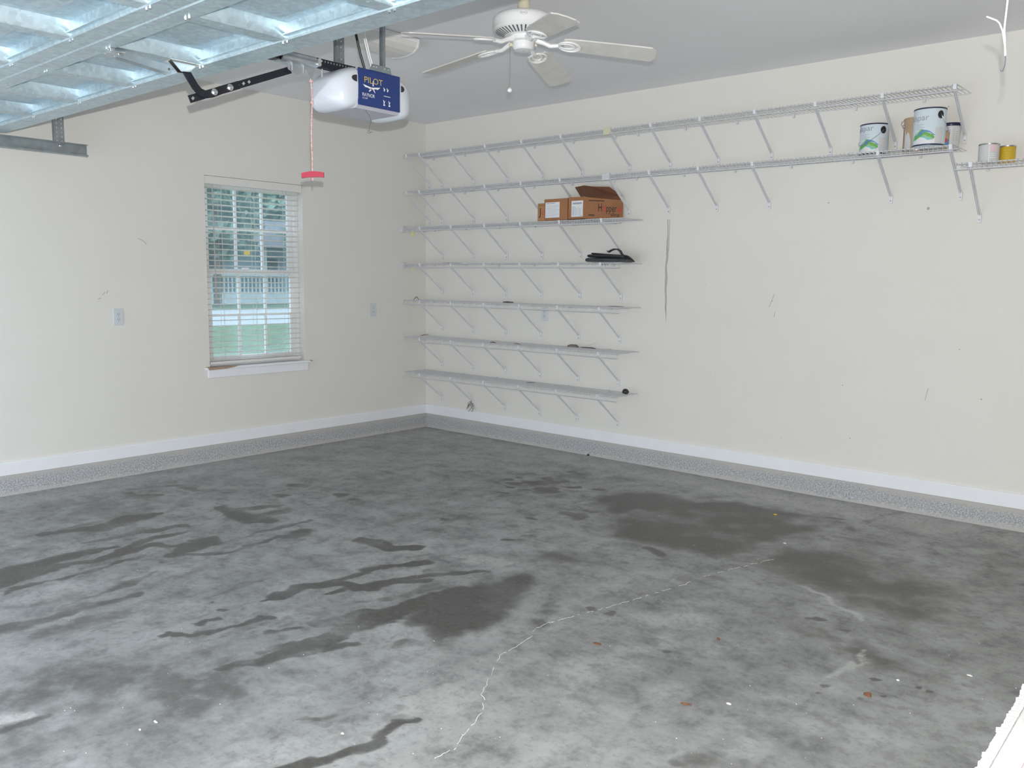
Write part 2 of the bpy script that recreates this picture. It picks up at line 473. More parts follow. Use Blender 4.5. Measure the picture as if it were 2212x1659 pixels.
def build_floor():
    step = 0.0125
    nx, ny = int((XB + 0.15) / step) + 1, int(6.35 / step) + 1
    xs = np.linspace(-0.15, XB, nx); ys = np.linspace(YF - 0.12, 0.07, ny)
    X, Y = np.meshgrid(xs, ys)
    P = np.stack([X.ravel(), Y.ravel()], 1)
    def W(px): return np.array([floor_at(x, y)[:2] for x, y in px])
    def seg_field(pts, rad, soft):
        """1 inside radius, falling to 0 at radius*(1+soft)"""
        w = W(pts); n = len(pts)
        r = np.interp(np.arange(n), np.linspace(0, n-1, len(rad)), rad)
        rw = np.array([np.linalg.norm(np.array(floor_at(p[0], p[1]+k*.7)[:2]) - np.array(floor_at(p[0], p[1]-k*.7)[:2]))/2 for p, k in zip(pts, r)])
        lo, hi = w.min(0) - rw.max()*(1+soft) - .02, w.max(0) + rw.max()*(1+soft) + .02
        sel = np.where(((P > lo) & (P < hi)).all(1))[0]
        out = np.zeros(len(P)); Q = P[sel]; best = np.zeros(len(sel))
        for i in range(max(1, n-1)):
            a = w[i]; b = w[min(i+1, n-1)]; d = b - a; L2 = max(1e-9, d @ d)
            t = np.clip(((Q - a) @ d) / L2, 0, 1)
            dist = np.linalg.norm(Q - (a + t[:, None]*d), axis=1)
            rr = rw[i]*(1-t) + rw[min(i+1, n-1)]*t
            best = np.maximum(best, np.clip(1 + (1 - dist/rr)/soft, 0, 1))
        out[sel] = best
        return out
    def poly_field(px, soft):
        w = W(px); n = len(w)
        lo, hi = w.min(0) - soft, w.max(0) + soft
        sel = np.where(((P > lo) & (P < hi)).all(1))[0]
        Q = P[sel]; ins = np.zeros(len(sel), bool); dm = np.full(len(sel), 9.)
        for i in range(n):
            a, b = w[i], w[(i+1) % n]; d = b - a
            t = np.clip(((Q - a) @ d) / max(1e-9, d @ d), 0, 1)
            dm = np.minimum(dm, np.linalg.norm(Q - (a + t[:, None]*d), axis=1))
            c = ((a[1] > Q[:, 1]) != (b[1] > Q[:, 1])) & (Q[:, 0] < (b[0]-a[0])*(Q[:, 1]-a[1])/((b[1]-a[1]) + 1e-12) + a[0])
            ins ^= c
        sd = np.where(ins, dm, -dm)
        out = np.zeros(len(P)); out[sel] = np.clip(.5 + sd/(2*soft), 0, 1)
        return out
    rng_ = np.random.default_rng(5)
    def vnoise(Q, cell):
        G = rng_.random((96, 96)); U = Q/cell; I = np.floor(U).astype(int); Fr = U - I; Fr = Fr*Fr*(3-2*Fr)
        a, b = I[:, 0] % 96, I[:, 1] % 96; a1, b1 = (a+1) % 96, (b+1) % 96
        return (G[a, b]*(1-Fr[:, 0]) + G[a1, b]*Fr[:, 0])*(1-Fr[:, 1]) + (G[a, b1]*(1-Fr[:, 0]) + G[a1, b1]*Fr[:, 0])*Fr[:, 1] - .5
    P0 = P.copy()
    P = P + np.stack([sum(vnoise(P0, c)*k for c, k in ((.42,.05),(.17,.05),(.07,.04),(.03,.024))) for _ in range(2)], 1)
    st = np.zeros(len(P))
    polys = [
     ([(1290,1075),(1350,1064),(1430,1068),(1500,1079),(1600,1088),(1680,1100),(1757,1112),(1742,1124),(1705,1130),(1742,1135),(1772,1147),(1738,1158),(1700,1163),(1650,1178),(1640,1198),(1590,1207),(1510,1197),(1440,1182),(1380,1172),(1310,1160),(1290,1146),(1330,1130),(1325,1114),(1280,1098)], .04, 1.0),
     ([(1560,1198),(1680,1176),(1800,1186),(1890,1200),(1925,1216),(1900,1234),(2000,1256),(2085,1290),(2108,1330),(2060,1358),(1960,1358),(1880,1328),(1800,1288),(1730,1262),(1680,1244)], .09, .80),
     ([(1780,1388),(1850,1385),(1915,1420),(1922,1442),(1870,1440),(1800,1415)], .05, .85),
     ([(890,1332),(960,1290),(1010,1262),(1080,1240),(1150,1232),(1155,1245),(1140,1275),(1110,1310),(1080,1345),(1060,1360),(1010,1362),(985,1385),(975,1402),(940,1397),(935,1375),(910,1362),(895,1347)], .022, 1.0),
     ([(1190,1240),(1220,1232),(1222,1260),(1200,1270),(1205,1295),(1172,1330),(1178,1350),(1140,1370),(1118,1347),(1150,1330),(1180,1290),(1185,1265)], .022, .8),
     ([(1150,1190),(1200,1193),(1290,1215),(1290,1230),(1230,1228),(1160,1210)], .06, .8),
     ([(1330,1070),(1400,1050),(1300,1055)], .05, .25),
    ]
    for px, soft, k in polys: st = np.maximum(st, k*poly_field(px, soft*1.6+.03))
    lines = [
     ([(88,1155),(140,1147),(220,1141),(280,1124),(350,1112)], (3,4,9,10,4), .35, .95),
     ([(180,1175),(260,1160),(330,1148),(395,1134)], (3,5,5,4), .4, .85),
     ([(-60,1258),(0,1243),(60,1230),(120,1210),(180,1195),(230,1187)], (18,15,11,7,3), .4, 1.0),
     ([(-60,1280),(0,1264),(60,1245),(120,1226),(200,1212),(270,1195),(330,1180),(362,1183)], (10,9,7,5,5,4), .4, .95),
     ([(0,1280),(80,1259),(170,1239),(250,1216),(300,1205)], (4,3,3,2), .5, .75),
     ([(250,1192),(290,1177),(330,1165),(395,1150)], (4,6,5,3), .4, .85),
     ([(375,1200),(400,1186),(440,1170),(460,1174)], (8,12,11,6), .4, .85),
     ([(375,1204),(430,1198),(500,1193),(540,1180),(570,1172),(600,1158),(650,1154)], (3,4,3,5,3,4,6), .4, .8),
     ([(620,1160),(668,1150)], (5,9), .4, .8),
     ([(310,1212),(340,1216),(360,1214)], (3,3), .4, .6),
     ([(285,1062),(292,1072),(310,1075),(347,1070)], (3,4,5,3), .4, .75),
     ([(290,1055),(330,1050),(410,1047),(422,1060)], (2,3,3,3), .5, .55),
     ([(150,1090),(200,1085),(260,1078)], (5,4), .8, .4),
     ([(480,1095),(520,1108),(560,1120),(578,1124)], (4,8,9,5), .5, .7),
     ([(530,1098),(600,1090)], (4,4), .5, .6),
     ([(560,1115),(612,1102)], (6,6), .5, .65),
     ([(770,1167),(800,1172),(850,1185),(908,1183)], (5,7,7,5), .4, .9),
     ([(560,1300),(600,1290),(650,1272),(720,1266),(780,1272),(850,1258),(940,1240),(1060,1234)], (3,6,8,7,5,5,6,3), .4, .85),
     ([(690,1268),(760,1250),(820,1230),(945,1212)], (4,5,5,5), .4, .85),
     ([(700,1290),(760,1275),(850,1262),(930,1257)], (3,4,4,5), .4, .75),
     ([(560,1428),(640,1397),(700,1380),(760,1352),(840,1332),(930,1302),(1000,1277)], (8,12,10,12,14,16,14), .35, .95),
     ([(560,1406),(620,1390),(700,1366),(722,1350)], (5,7,7,6), .4, .85),
     ([(495,1446),(560,1430),(640,1410),(700,1395),(765,1386)], (8,13,12,9,6), .4, .8),
     ([(670,1350),(760,1335),(845,1320)], (8,8,8), .4, .75),
     ([(380,1368),(430,1370),(490,1355),(570,1333)], (5,4,4,6), .4, .75),
     ([(430,1344),(466,1334)], (5,5), .4, .75), ([(580,1362),(625,1360)], (6,5), .4, .75),
     ([(640,1320),(690,1325)], (5,7), .5, .6), ([(690,1345),(740,1335)], (6,6), .5, .6), ([(860,1390),(910,1388)], (7,8), .5, .6),
     ([(940,1235),(1000,1222)], (8,6), .6, .5), ([(850,1290),(900,1282),(960,1262)], (6,6), .6, .5),
     ([(0,1357),(60,1346),(140,1327),(220,1306),(292,1286)], (9,9,8,6), .6, .62),
     ([(90,1370),(180,1352),(250,1330)], (16,16,12), .8, .46),
     ([(620,1668),(720,1635),(790,1610),(830,1580),(880,1562),(922,1558)], (14,14,13,11,9,7), .35, .85),
     ([(-20,1578),(50,1560),(102,1541)], (14,12,7), .5, .85),
     ([(120,1475),(300,1475),(450,1480)], (50,60,55), 1.0, .52),
     ([(30,1605),(200,1545),(380,1525)], (50,55,45), 1.0, .52),
     ([(500,1420),(400,1500)], (40,45), 1.0, .52), ([(1480,1642),(1560,1648),(1640,1662)], (16,22,16), .8, .55),
     ([(1180,1500),(1190,1530),(1250,1560)], (12,12,10), .9, .3), ([(1402,1188),(1432,1201)], (5,5), .4, .75),
     ([(1690,1325),(1740,1355),(1780,1375)], (16,16,12), .9, .42), ([(1480,1255),(1540,1250)], (8,8), .8, .4),
     ([(1872,1127),(1915,1110)], (1.8,1.8), .6, .9), ([(1790,1118),(1825,1124)], (2.2,2.2), .6, .9),
     ([(2115,1161),(2140,1149)], (2.2,2.2), .6, .75), ([(2158,1156),(2168,1150)], (2.4,2.4), .6, .8), ([(1935,1109),(1948,1106)], (2.6,2.6), .6, .9),
     ([(1230,1108),(1262,1114),(1250,1126)], (4,6,3), .5, .6), ([(1215,1092),(1260,1083)], (4,4), .5, .55),
     ([(2090,1390),(2060,1400)], (10,12), 1, .3), ([(1830,1170),(1880,1180),(1930,1200)], (8,12,14), .9, .5),
     ([(1835,1140),(1845,1145)], (5,4), .5, .6), ([(1812,1160),(1850,1165)], (4,4), .5, .6),
     ([(900,1090),(960,1110)], (9,9), .9, .3), ([(540,1350),(600,1330)], (10,10), 1., .2),
    ]
    rnd = random.Random(3)
    for _ in range(46):
        x, y = rnd.gauss(1165, 38), rnd.gauss(1050, 13)
        w = rnd.uniform(3, 9)
        lines.append(([(x-w, y+rnd.uniform(-1, 1)), (x+w, y)], (rnd.uniform(1.2, 2.6),)*2, .6, rnd.uniform(.6, .95)))
    for x, y in [(1095,1167),(1105,1139),(1145,1151),(955,1120),(1155,1120),(1290,1105),(1300,1055),(1415,1083),(1480,1055),(740,1070),(680,1057),(770,1080),(612,1073),(640,1050),(1850,1512),(1770,1481),(1760,1502),(1970,1487),(2005,1495),(1895,1467),(1330,1325),(1290,1313),(1440,1410),(980,1322),(455,1305),(465,1322),(1900,1497),(1820,1360),(1780,1340),(1650,1600),(860,1345),(1010,1210),(1900,1170)]:
        lines.append(([(x-5, y), (x+5, y+.6)], (rnd.uniform(2.2, 4.5),)*2, .6, .72))
    for _ in range(170):   # faint oil drips over the whole slab
        x, y = rnd.uniform(60, 2150), rnd.uniform(1000, 1640)
        if y < 960 + abs(x-920)*.16: continue
        w = rnd.uniform(6, 26)*(.5+(y-900)/700)
        lines.append(([(x-w, y+w*rnd.uniform(-.1,.25)), (x+w, y)], (w*.25, w*.35, w*.2), 1., rnd.uniform(.2, .44)))
    for pts, r, soft, k in lines: st = np.maximum(st, k*seg_field(pts, [a*1.0 for a in r], soft*1.5+.25))
    for _ in range(110):   # drag marks running the way cars and water run, left part of the slab
        x, y = rnd.uniform(-20, 1000), rnd.uniform(1090, 1640)
        w = rnd.uniform(20, 85)*(.5+(y-900)/900); sl = rnd.uniform(-.36, -.16)
        st = np.maximum(st, rnd.uniform(.25, .55)*seg_field([(x-w, y-w*sl), (x, y+rnd.uniform(-3, 3)), (x+w, y+w*sl)], (2, w*.09, 2), 1.1))
    st = st*np.clip(1.05 + .6*vnoise(P0, .33) + .7*vnoise(P0, .12), .62, 1.25)
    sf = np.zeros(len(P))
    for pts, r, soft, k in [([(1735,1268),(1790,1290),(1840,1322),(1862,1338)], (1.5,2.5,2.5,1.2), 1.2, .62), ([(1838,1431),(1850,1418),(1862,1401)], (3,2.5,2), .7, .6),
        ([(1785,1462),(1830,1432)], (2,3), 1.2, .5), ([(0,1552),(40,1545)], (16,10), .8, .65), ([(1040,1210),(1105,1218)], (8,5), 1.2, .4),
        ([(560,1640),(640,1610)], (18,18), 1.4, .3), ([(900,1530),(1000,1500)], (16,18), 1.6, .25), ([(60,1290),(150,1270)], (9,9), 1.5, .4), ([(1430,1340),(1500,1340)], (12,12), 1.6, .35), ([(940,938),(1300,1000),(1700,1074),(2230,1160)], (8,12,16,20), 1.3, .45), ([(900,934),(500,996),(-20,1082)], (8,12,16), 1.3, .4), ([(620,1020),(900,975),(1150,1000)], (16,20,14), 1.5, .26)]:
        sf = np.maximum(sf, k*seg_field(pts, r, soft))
    me = bpy.data.meshes.new('floor')
    idx = np.arange(nx*ny).reshape(ny, nx)
    quads = np.stack([idx[:-1,:-1], idx[:-1,1:], idx[1:,1:], idx[1:,:-1]], -1).reshape(-1, 4)
    me.vertices.add(nx*ny)
    me.vertices.foreach_set('co', np.concatenate([P0, np.zeros((len(P), 1))], 1).astype(np.float32).ravel())
    nq = len(quads)
    me.loops.add(nq*4); me.loops.foreach_set('vertex_index', quads.astype(np.int32).ravel())
    me.polygons.add(nq); me.polygons.foreach_set('loop_start', (np.arange(nq)*4).astype(np.int32))
    me.polygons.foreach_set('loop_total', np.full(nq, 4, np.int32))
    me.update(calc_edges=True)
    for nm, a in (('stain', st), ('scuff', sf)):
        at = me.attributes.new(nm, 'FLOAT', 'POINT'); at.data.foreach_set('value', a.astype(np.float32))
    me.materials.append(M['floor'])
    o = bpy.data.objects.new('floor', me); COL.objects.link(o)
    return struct(o)
floor = build_floor()

def box_obj(name, a, b, mt, parent=None):
    q = MB(); q.box(a, b); return q.build(name, mt, parent)

struct(box_obj('ceiling', (-0.2, YF-.12, H), (XB+.12, 0.12, H+.12), M['ceiling']))
# shelf wall
wall_right = struct(box_obj('wall_right', (-0.14, 0, CURB), (XB+.12, 0.12, H), M['wall']))
# window wall with its opening
q = MB()
q.box((-0.14, YF-.12, CURB), (0, WY0, H)); q.box((-0.14, WY1, CURB), (0, 0, H))
q.box((-0.14, WY0, CURB), (0, WY1, WZ0)); q.box((-0.14, WY0, WZ1), (0, WY1, H))
wall_left = struct(q.build('wall_left', M['wall']))
q = MB()
q.box((-.14, YF-.12, 0), (DX0, YF, H)); q.box((DX1, YF-.12, 0), (XB+.12, YF, H)); q.box((DX0, YF-.12, DZ), (DX1, YF, H))
struct(q.build('wall_front', M['wall']))
struct(box_obj('wall_back', (XB, YF-.12, 0), (XB+.12, 0.12, H), M['wall']))

def curb(name, along, L0, L1, parent=None):
    prof = [(0.0, CURB), (-.014, CURB-.002), (-.017, CURB-.012), (-.019, .03), (-.026, .008), (-.034, -.01), (.06, -.01), (.06, CURB)]
    q = MB()
    if along == 'x': q.prism([(L0, a, z) for a, z in prof], (L1-L0, 0, 0))
    else: q.prism([(-a, L0, z) for a, z in prof], (0, L1-L0, 0))
    return struct(q.build(name, M['curb']))
curb('trim_1', 'x', -.06, XB)
curb('trim_2', 'y', YF, 0.0)
q = MB(); q.prism([(-.02, a, z) for a, z in [(0,CURB),(-.016,CURB),(-.016,BASE-.006),(-.012,BASE),(0,BASE)]], (XB+.02, 0, 0))
bb_r = struct(q.build('baseboard_right', M['trim']))
q = MB(); q.prism([(-a, YF, z) for a, z in [(0,CURB),(-.016,CURB),(-.016,BASE-.006),(-.012,BASE),(0,BASE)]], (0, -YF, 0))
struct(q.build('baseboard_left', M['trim']))

# hairline crack with white mineral filling: a thin raised bead lying on the slab
def crack(pts, w):
    q = MB(); rnd = random.Random(11)
    P = []
    for (x0, y0), (x1, y1) in zip(pts[:-1], pts[1:]):
        n = max(2, int(math.hypot(x1-x0, y1-y0)/7))
        for i in range(n):
            t = i/n; P.append(floor_at(x0+(x1-x0)*t + rnd.uniform(-2, 2), y0+(y1-y0)*t + rnd.uniform(-1.4, 1.4)))
    P.append(floor_at(*pts[-1]))
    for a, b in zip(P[:-1], P[1:]):
        if rnd.random() < .27: continue
        d = (b-a).normalized(); s = Vector((-d.y, d.x, 0)) * (w*rnd.uniform(.4, 1.25))
        q.add([a+s, a-s, b-s, b+s, (a+b)/2+Vector((0,0,.0012))], [(0,1,4),(1,2,4),(2,3,4),(3,0,4)])
    o = q.build('crack_filling', M['chip'], floor); o['kind'] = 'stuff'
crack([(925,1645),(985,1615),(1000,1590),(1040,1540),(1046,1512),(1040,1500),(1060,1460),(1080,1415),(1120,1395),(1150,1372),(1153,1360),(1178,1347),(1240,1331),(1290,1318),(1400,1285),(1480,1262),(1520,1245),(1600,1225),(1672,1208)], .0011)

# scars and marks on the walls
q = MB()
tp = [(2.655,1.905,.006),(2.66,1.80,.006),(2.657,1.72,.010),(2.661,1.62,.013),(2.652,1.55,.010),(2.659,1.46,.015),(2.655,1.38,.011),(2.662,1.30,.009),(2.661,1.24,.010),(2.666,1.19,.005),(2.669,1.135,.0015)]
tp = [(x, z, w*.72) for x, z, w in tp]
for (x, z, w), (x2, z2, w2) in zip(tp[:-1], tp[1:]):
    q.add([(x-w,-.0012,z),(x+w,-.0012,z),(x2+w2,-.0012,z2),(x2-w2,-.0012,z2),((x+x2)/2,-.003,(z+z2)/2)], [(0,1,4),(1,2,4),(2,3,4),(3,0,4)])
q.bar((2.672,-.0015,1.90),(2.670,-.0015,1.66),.004,.002,(0,1,0))
q.build('adhesive_scar', M['tear'], wall_right)
q = MB()
for x, z, s in [(3.511,1.314,.004),(4.486,1.904,.009),(3.868,1.968,.005),(4.30,2.43,.004),(4.56,2.50,.004),(4.03,.77,.004),(4.86,.76,.005),(2.99,1.42,.003),(4.72,1.05,.004),(3.1,.78,.003),(4.1,.42,.004),(3.62,.36,.003)]:
    q.lathe([(s,0),(s*.5,-.002)], (x,0,z), 8, axis='y')
q.build('nail_hole', M['scuff'], wall_right)
q = MB()
for (a, b) in [((3.49,1.27),(3.525,1.36)),((3.53,1.20),(3.535,1.24)),((4.545,.72),(4.56,.80))]:
    q.bar((a[0],-.0008,a[1]),(b[0],-.0008,b[1]),.0028,.0015,(0,1,0))
q.build('scratch', M['scuff'], wall_right)
q = MB()
for (a, b) in [((-2.80,1.70),(-2.76,1.68)),((-2.76,1.68),(-2.74,1.66)),((-3.07,1.30),(-3.05,1.32)),((-3.04,1.31),(-3.03,1.33)),((-3.10,1.27),(-3.08,1.28))]:
    q.bar((.0008,a[0],a[1]),(.0008,b[0],b[1]),.004,.0015,(1,0,0))
q.build('scratch', M['scuff'], wall_left)

# ------------------------------------------------------------------ window
win = bpy.data.objects.new('window_1', None); COL.objects.link(win)
win.location = (-.14, (WY0+WY1)/2, WZ0); win['kind'] = 'structure'
WX0, WX1 = -0.135, -0.075       # window unit depth
def frame_rect(q, x0, x1, y0, y1, z0, z1, w, wb=None):
    wb = wb or w
    q.bbox((x0,y0,z0),(x1,y0+w,z1),.003); q.bbox((x0,y1-w,z0),(x1,y1,z1),.003)
    q.bbox((x0,y0+w,z1-w),(x1,y1-w,z1),.003); q.bbox((x0,y0+w,z0),(x1,y1-w,z0+wb),.003)
q = MB(); frame_rect(q, WX0, WX1, WY0, WY1, WZ0, WZ1, .035)
q.build('window_frame', M['vinyl'], win)
zm = 1.475
def glass_mat():
    mt = bpy.data.materials.new('window_glass'); mt.use_nodes = True
    nt = mt.node_tree; nt.nodes.clear()
    out = nt.nodes.new('ShaderNodeOutputMaterial'); tr = nt.nodes.new('ShaderNodeBsdfTransparent'); gl = nt.nodes.new('ShaderNodeBsdfGlossy')
    tr.inputs['Color'].default_value = (0.78, 0.88, 0.90, 1); gl.inputs['Roughness'].default_value = 0.02
    fr = nt.nodes.new('ShaderNodeFresnel'); fr.inputs['IOR'].default_value = 1.45
    mx = nt.nodes.new('ShaderNodeMixShader')
    nt.links.new(fr.outputs[0], mx.inputs[0]); nt.links.new(tr.outputs[0], mx.inputs[1]); nt.links.new(gl.outputs[0], mx.inputs[2])
    nt.links.new(mx.outputs[0], out.inputs['Surface'])
    return mt
M['glass'] = glass_mat()
def sash(name, x0, x1, z0, z1, wb, wt=.04):
    y0, y1 = WY0+.035, WY1-.035
    q = MB()
    q.bbox((x0,y0,z0),(x1,y0+.045,z1),.003); q.bbox((x0,y1-.045,z0),(x1,y1,z1),.003)
    q.bbox((x0,y0+.045,z1-wt),(x1,y1-.045,z1),.003); q.bbox((x0,y0+.045,z0),(x1,y1-.045,z0+wb),.003)
    s = q.build(name, M['vinyl'], win)
    ga, gb, gc, gd = y0+.045, y1-.045, z0+wb, z1-wt
    xm = (x0+x1)/2
    for k in (1, 2):
        y = ga + (gb-ga)*k/3
        q = MB(); q.bbox((xm-.009,y-.010,gc),(xm+.009,y+.010,gd),.002); q.build('muntin', M['vinyl'], s)
    q = MB(); q.bbox((xm-.008,ga,(gc+gd)/2-.010),(xm+.008,gb,(gc+gd)/2+.010),.002); q.build('muntin', M['vinyl'], s)
    for i in range(3):
        for j in range(2):
            a, b = ga+(gb-ga)*i/3+.010*(i>0), ga+(gb-ga)*(i+1)/3-.010*(i<2)
            c, d = gc+(gd-gc)*j/2+.010*(j>0), gc+(gd-gc)*(j+1)/2-.010*(j<1)
            q = MB(); q.add([(xm,a,c),(xm,b,c),(xm,b,d),(xm,a,d)], [(0,1,2,3)])
            q.build('pane', M['glass'], s)
    return s, xm
up_s, xu = sash('upper_sash', -.128, -.106, zm-.02, WZ1-.035, .04)
lo_s, xl = sash('lower_sash', -.102, -.080, WZ0+.035, zm+.02, .05)
q = MB(); q.box((xu+.001,-1.886,1.612),(xu+.003,-1.832,1.642)); q.build('sticker', M['sticker'], up_s)
M['screen'] = mat('haze_screen', (0.50, 0.62, 0.66), 0.8)  # screen over the whole window; its pale bluish tint puts haze on the view
_nt = M['screen'].node_tree; _b = _nt.nodes['Principled BSDF']; _b.inputs['Alpha'].default_value = 0.36
q = MB(); q.add([(-.136,WY0+.04,WZ0+.04),(-.136,WY1-.04,WZ0+.04),(-.136,WY1-.04,WZ1-.04),(-.136,WY0+.04,WZ1-.04)], [(0,1,2,3)]); q.build('haze_screen', M['screen'], win)
q = MB(); q.bbox((-.085,-1.93,zm+.02),(-.068,-1.87,zm+.032),.003); q.build('sash_lock', M['vinyl'], lo_s)
# stool board (paint broken off at the left end) and apron
q = MB(); q.bbox((-.075, WY0+.001, WZ0-.008),(.0, WY1-.001, WZ0+.012),.003); q.bbox((0, WY0-.045, WZ0-.008),(.034, WY1+.05, WZ0+.012),.004)
sill = q.build('window_sill', M['trim'], win)
q = MB()
q.prism([(.0345,-2.315,.7395),(.0345,-2.05,.7395),(.0345,-2.09,.730),(.0345,-2.16,.722),(.0345,-2.30,.7195)], (.0012,0,0))
q.prism([(.0,-2.315,.7392),(.034,-2.315,.7392),(.034,-2.06,.7392),(.012,-2.12,.7392)], (0,0,.0015))
q.build('bare_wood_patch', M['wood'], sill)
q = MB(); q.prism([(.0345,WY1+.01,.7395),(.0345,WY1+.049,.7395),(.0345,WY1+.049,.726)], (.0012,0,0)); q.build('bare_wood_patch', M['wood'], sill)
q = MB(); q.bbox((0, WY0-.02, .655),(.016, WY1+.02, WZ0-.008),.003); q.build('apron', M['trim'], win)

# ------------------------------------------------------------------ blind
BX = -.036
by0, by1 = WY0+.012, WY1-.030
blind = thing('window_blind', 'off-white slatted blind lowered inside the window recess, slats open', 'blind', (BX, (by0+by1)/2, WZ0+.012))
q = MB(); q.bbox((-.068, by0, WZ1-.045),(-.012, by1, WZ1-.001),.003); q.build('headrail', M['blind'], blind)
q = MB(); q.bbox((-.012, WY0+.003, WZ1-.062),(-.003, WY1-.003, WZ1-.002),.002); q.build('valance', M['blind'], blind)
nsl, ztop, zbot = 32, WZ1-.085, WZ0+.072
sm = None
for i in range(nsl):
    z = ztop + (zbot-ztop)*i/(nsl-1)
    if sm is None:
        q = MB()
        cs = [(-.025,-.002),(-.012,.0012),(.0,.002),(.012,.0012),(.025,-.002)]
        v = []; 
        for y in (by0, by1):
            for a, c in cs: v.append((BX+a, y, z+c+.0014+a*.06))
            for a, c in cs[::-1]: v.append((BX+a, y, z+c-.0014+a*.06))
        n = 10
        q.add(v, [tuple(range(n))[::-1], tuple(range(n, 2*n))] + [(k, (k+1)%n, n+(k+1)%n, n+k) for k in range(n)])
        o = q.build('slat', M['blind'], blind); sm = o.data; z0s = z
    else:
        o = bpy.data.objects.new('slat', sm); COL.objects.link(o); o.parent = blind; o.location = (0, 0, z - z0s)
q = MB(); q.bbox((BX-.026, by0, WZ0+.028),(BX+.026, by1, WZ0+.050),.003); q.build('bottom_rail', M['blind'], blind)
for y in (by0+.13, (by0+by1)/2, by1-.12):
    q = MB()
    for x in (BX-.027, BX+.027): q.tube([(x,y,WZ1-.045),(x,y,WZ0+.05)], .0011, 4)
    q.tube([(BX,y+.012,WZ1-.045),(BX,y+.012,WZ0+.05)], .0009, 4)
    q.build('ladder_cord', M['cord'], blind)
q = MB(); q.tube([(-.006,by0+.055,WZ1-.06),(-.004,by0+.057,1.9),(-.005,by0+.062,1.25)], .0042, 6); q.build('tilt_wand', M['wand'], blind)

# ------------------------------------------------------------------ outlets
def outlet(y_or_x, z, wall, label):
    if wall == 'L':
        T = lambda a, d, h: (d, y_or_x + a, z + h)
        base = (0, y_or_x, z)
    else:
        T = lambda a, d, h: (y_or_x + a, -d, z + h)
        base = (y_or_x, 0, z)
    t = thing('wall_outlet', label, 'outlet', base, 'duplex outlets on the walls')
    q = MB(); q.bbox(T(-.036, 0, -.059), T(.036, .006, .059), .003); q.build('cover_plate', M['plate'], t)
    for s in (-1, 1):
        q = MB()
        ring = [T(.0165*math.cos(a), .0055, s*.0195 + .0145*math.sin(a)) for a in [2*PI*k/14 for k in range(14)]]
        d = Vector(T(0, .003, 0)) - Vector(T(0, 0, 0))
        q.prism(ring, d); r = q.build('receptacle', M['plate'], t)
        q = MB()
        for a, h in ((-.0065, .009), (.0065, .007)):
            q.box(T(a-.0013, .008, s*.0195 + .003 - h/2), T(a+.0013, .0092, s*.0195 + .003 + h/2))
        q.box(T(-.0025, .008, s*.0195-.0095), T(.0025, .0092, s*.0195-.0055))
        q.build('slot', M['slot'], r)
    q = MB(); c = T(0, .006, 0)
    q.lathe([(.0035, 0), (.003, .0015 if wall == 'L' else -.0015)], c, 10, axis='x' if wall == 'L' else 'y'); q.build('screw', M['zinc'], t)
outlet(-2.967, 1.145, 'L', 'white duplex outlet low on the wall left of the window')
outlet(-.655, 1.151, 'L', 'white duplex outlet between the window and the room corner')
outlet(1.478, 1.150, 'R', 'white duplex outlet on the wall behind the wire shelves')

# ------------------------------------------------------------------ wire shelves
def shelf(label, z, x0, x1, braces, name='wire_shelf', depth=.30, deep_foot=.27, tags=()):
    t = thing(name, label, 'shelf', ((x0+x1)/2, -.008, z), 'white wire shelves on the long wall')
    yb, yf = -.008, -depth
    q = MB()
    n = int((x1-x0)/.0254)
    for i in range(n+1):
        x = x0 + .004 + (x1-x0-.008)*i/n
        q.tube([(x, yb, z+.004), (x, yf, z+.004), (x, yf-.002, z-.030)], .0019, 4, cap=False)
    o = q.build('deck_wires', M['wire'], t); o['kind'] = 'stuff'
    for nm, y, zz, r in (('back_rod', yb, z, .0032), ('middle_rod', (yb+yf)/2, z, .0030), ('front_rod', yf+.004, z, .0034), ('lip_rod', yf-.001, z-.032, .0036)):
        q = MB(); q.tube([(x0, y, zz), (x1, y, zz)], r, 6); q.build(nm, M['wire'], t)
    for bx in braces:
        q = MB()
        a, b = Vector((bx, yf+.002, z-.022)), Vector((bx, -.012, z-deep_foot+.03))
        q.bar(a, b, .016, .003, (1,0,0)); 
        d = (b-a).normalized(); up = Vector((1,0,0)).cross(d)
        for s in (-1, 1): q.bar(a+Vector((s*.0075,0,0)), b+Vector((s*.0075,0,0)), .009, .002, (1,0,0))
        q.bar((bx, yf+.002, z-.022), (bx, yf-.004, z+.006), .018, .006, (0,1,0))
        q.bbox((bx-.010,-.014,z-deep_foot-.016),(bx+.010,-.001,z-deep_foot+.036),.003)
        br = q.build('brace', M['brace'], t)
        q = MB(); q.lathe([(.0045,0),(.0035,-.003)], (bx,-.014,z-deep_foot+.002), 8, axis='y'); q.build('screw', M['zinc_d'], br)
    x = x0+.10
    while x < x1-.02:
        q = MB(); q.box((x-.008,-.014,z-.020),(x+.008,-.001,z+.008)); q.build('wall_clip', M['wire'], t); x += .41
    return t
S1, S2, S3, S4, S5, S6, S7 = 2.560, 2.228, 1.903, 1.572, 1.232, .887, .556
XE = 2.440
k = [.235, .640, 1.043, 1.445, 1.850]
t1a = shelf('long top wire shelf section running from the room corner to the yellowed joint clip', S1, .012, 2.258, [.06]+k)
t1b = shelf('top wire shelf section right of the yellowed joint clip, empty', S1, 2.272, 4.680, [2.31, 2.665, 3.06, 3.46, 3.865, 4.27, 4.665])
t2a = shelf('second wire shelf from the top, corner half, above the cardboard boxes', S2, .012, 2.258, [.06]+k)
t2b = shelf('second wire shelf from the top, right half, carrying the gallon paint cans', S2, 2.272, 4.680, [2.31, 2.665, 3.06, 3.46, 4.265, 4.665])
t3 = shelf('third wire shelf from the top, carrying the cardboard boxes', S3, .03, XE, k+[2.255])
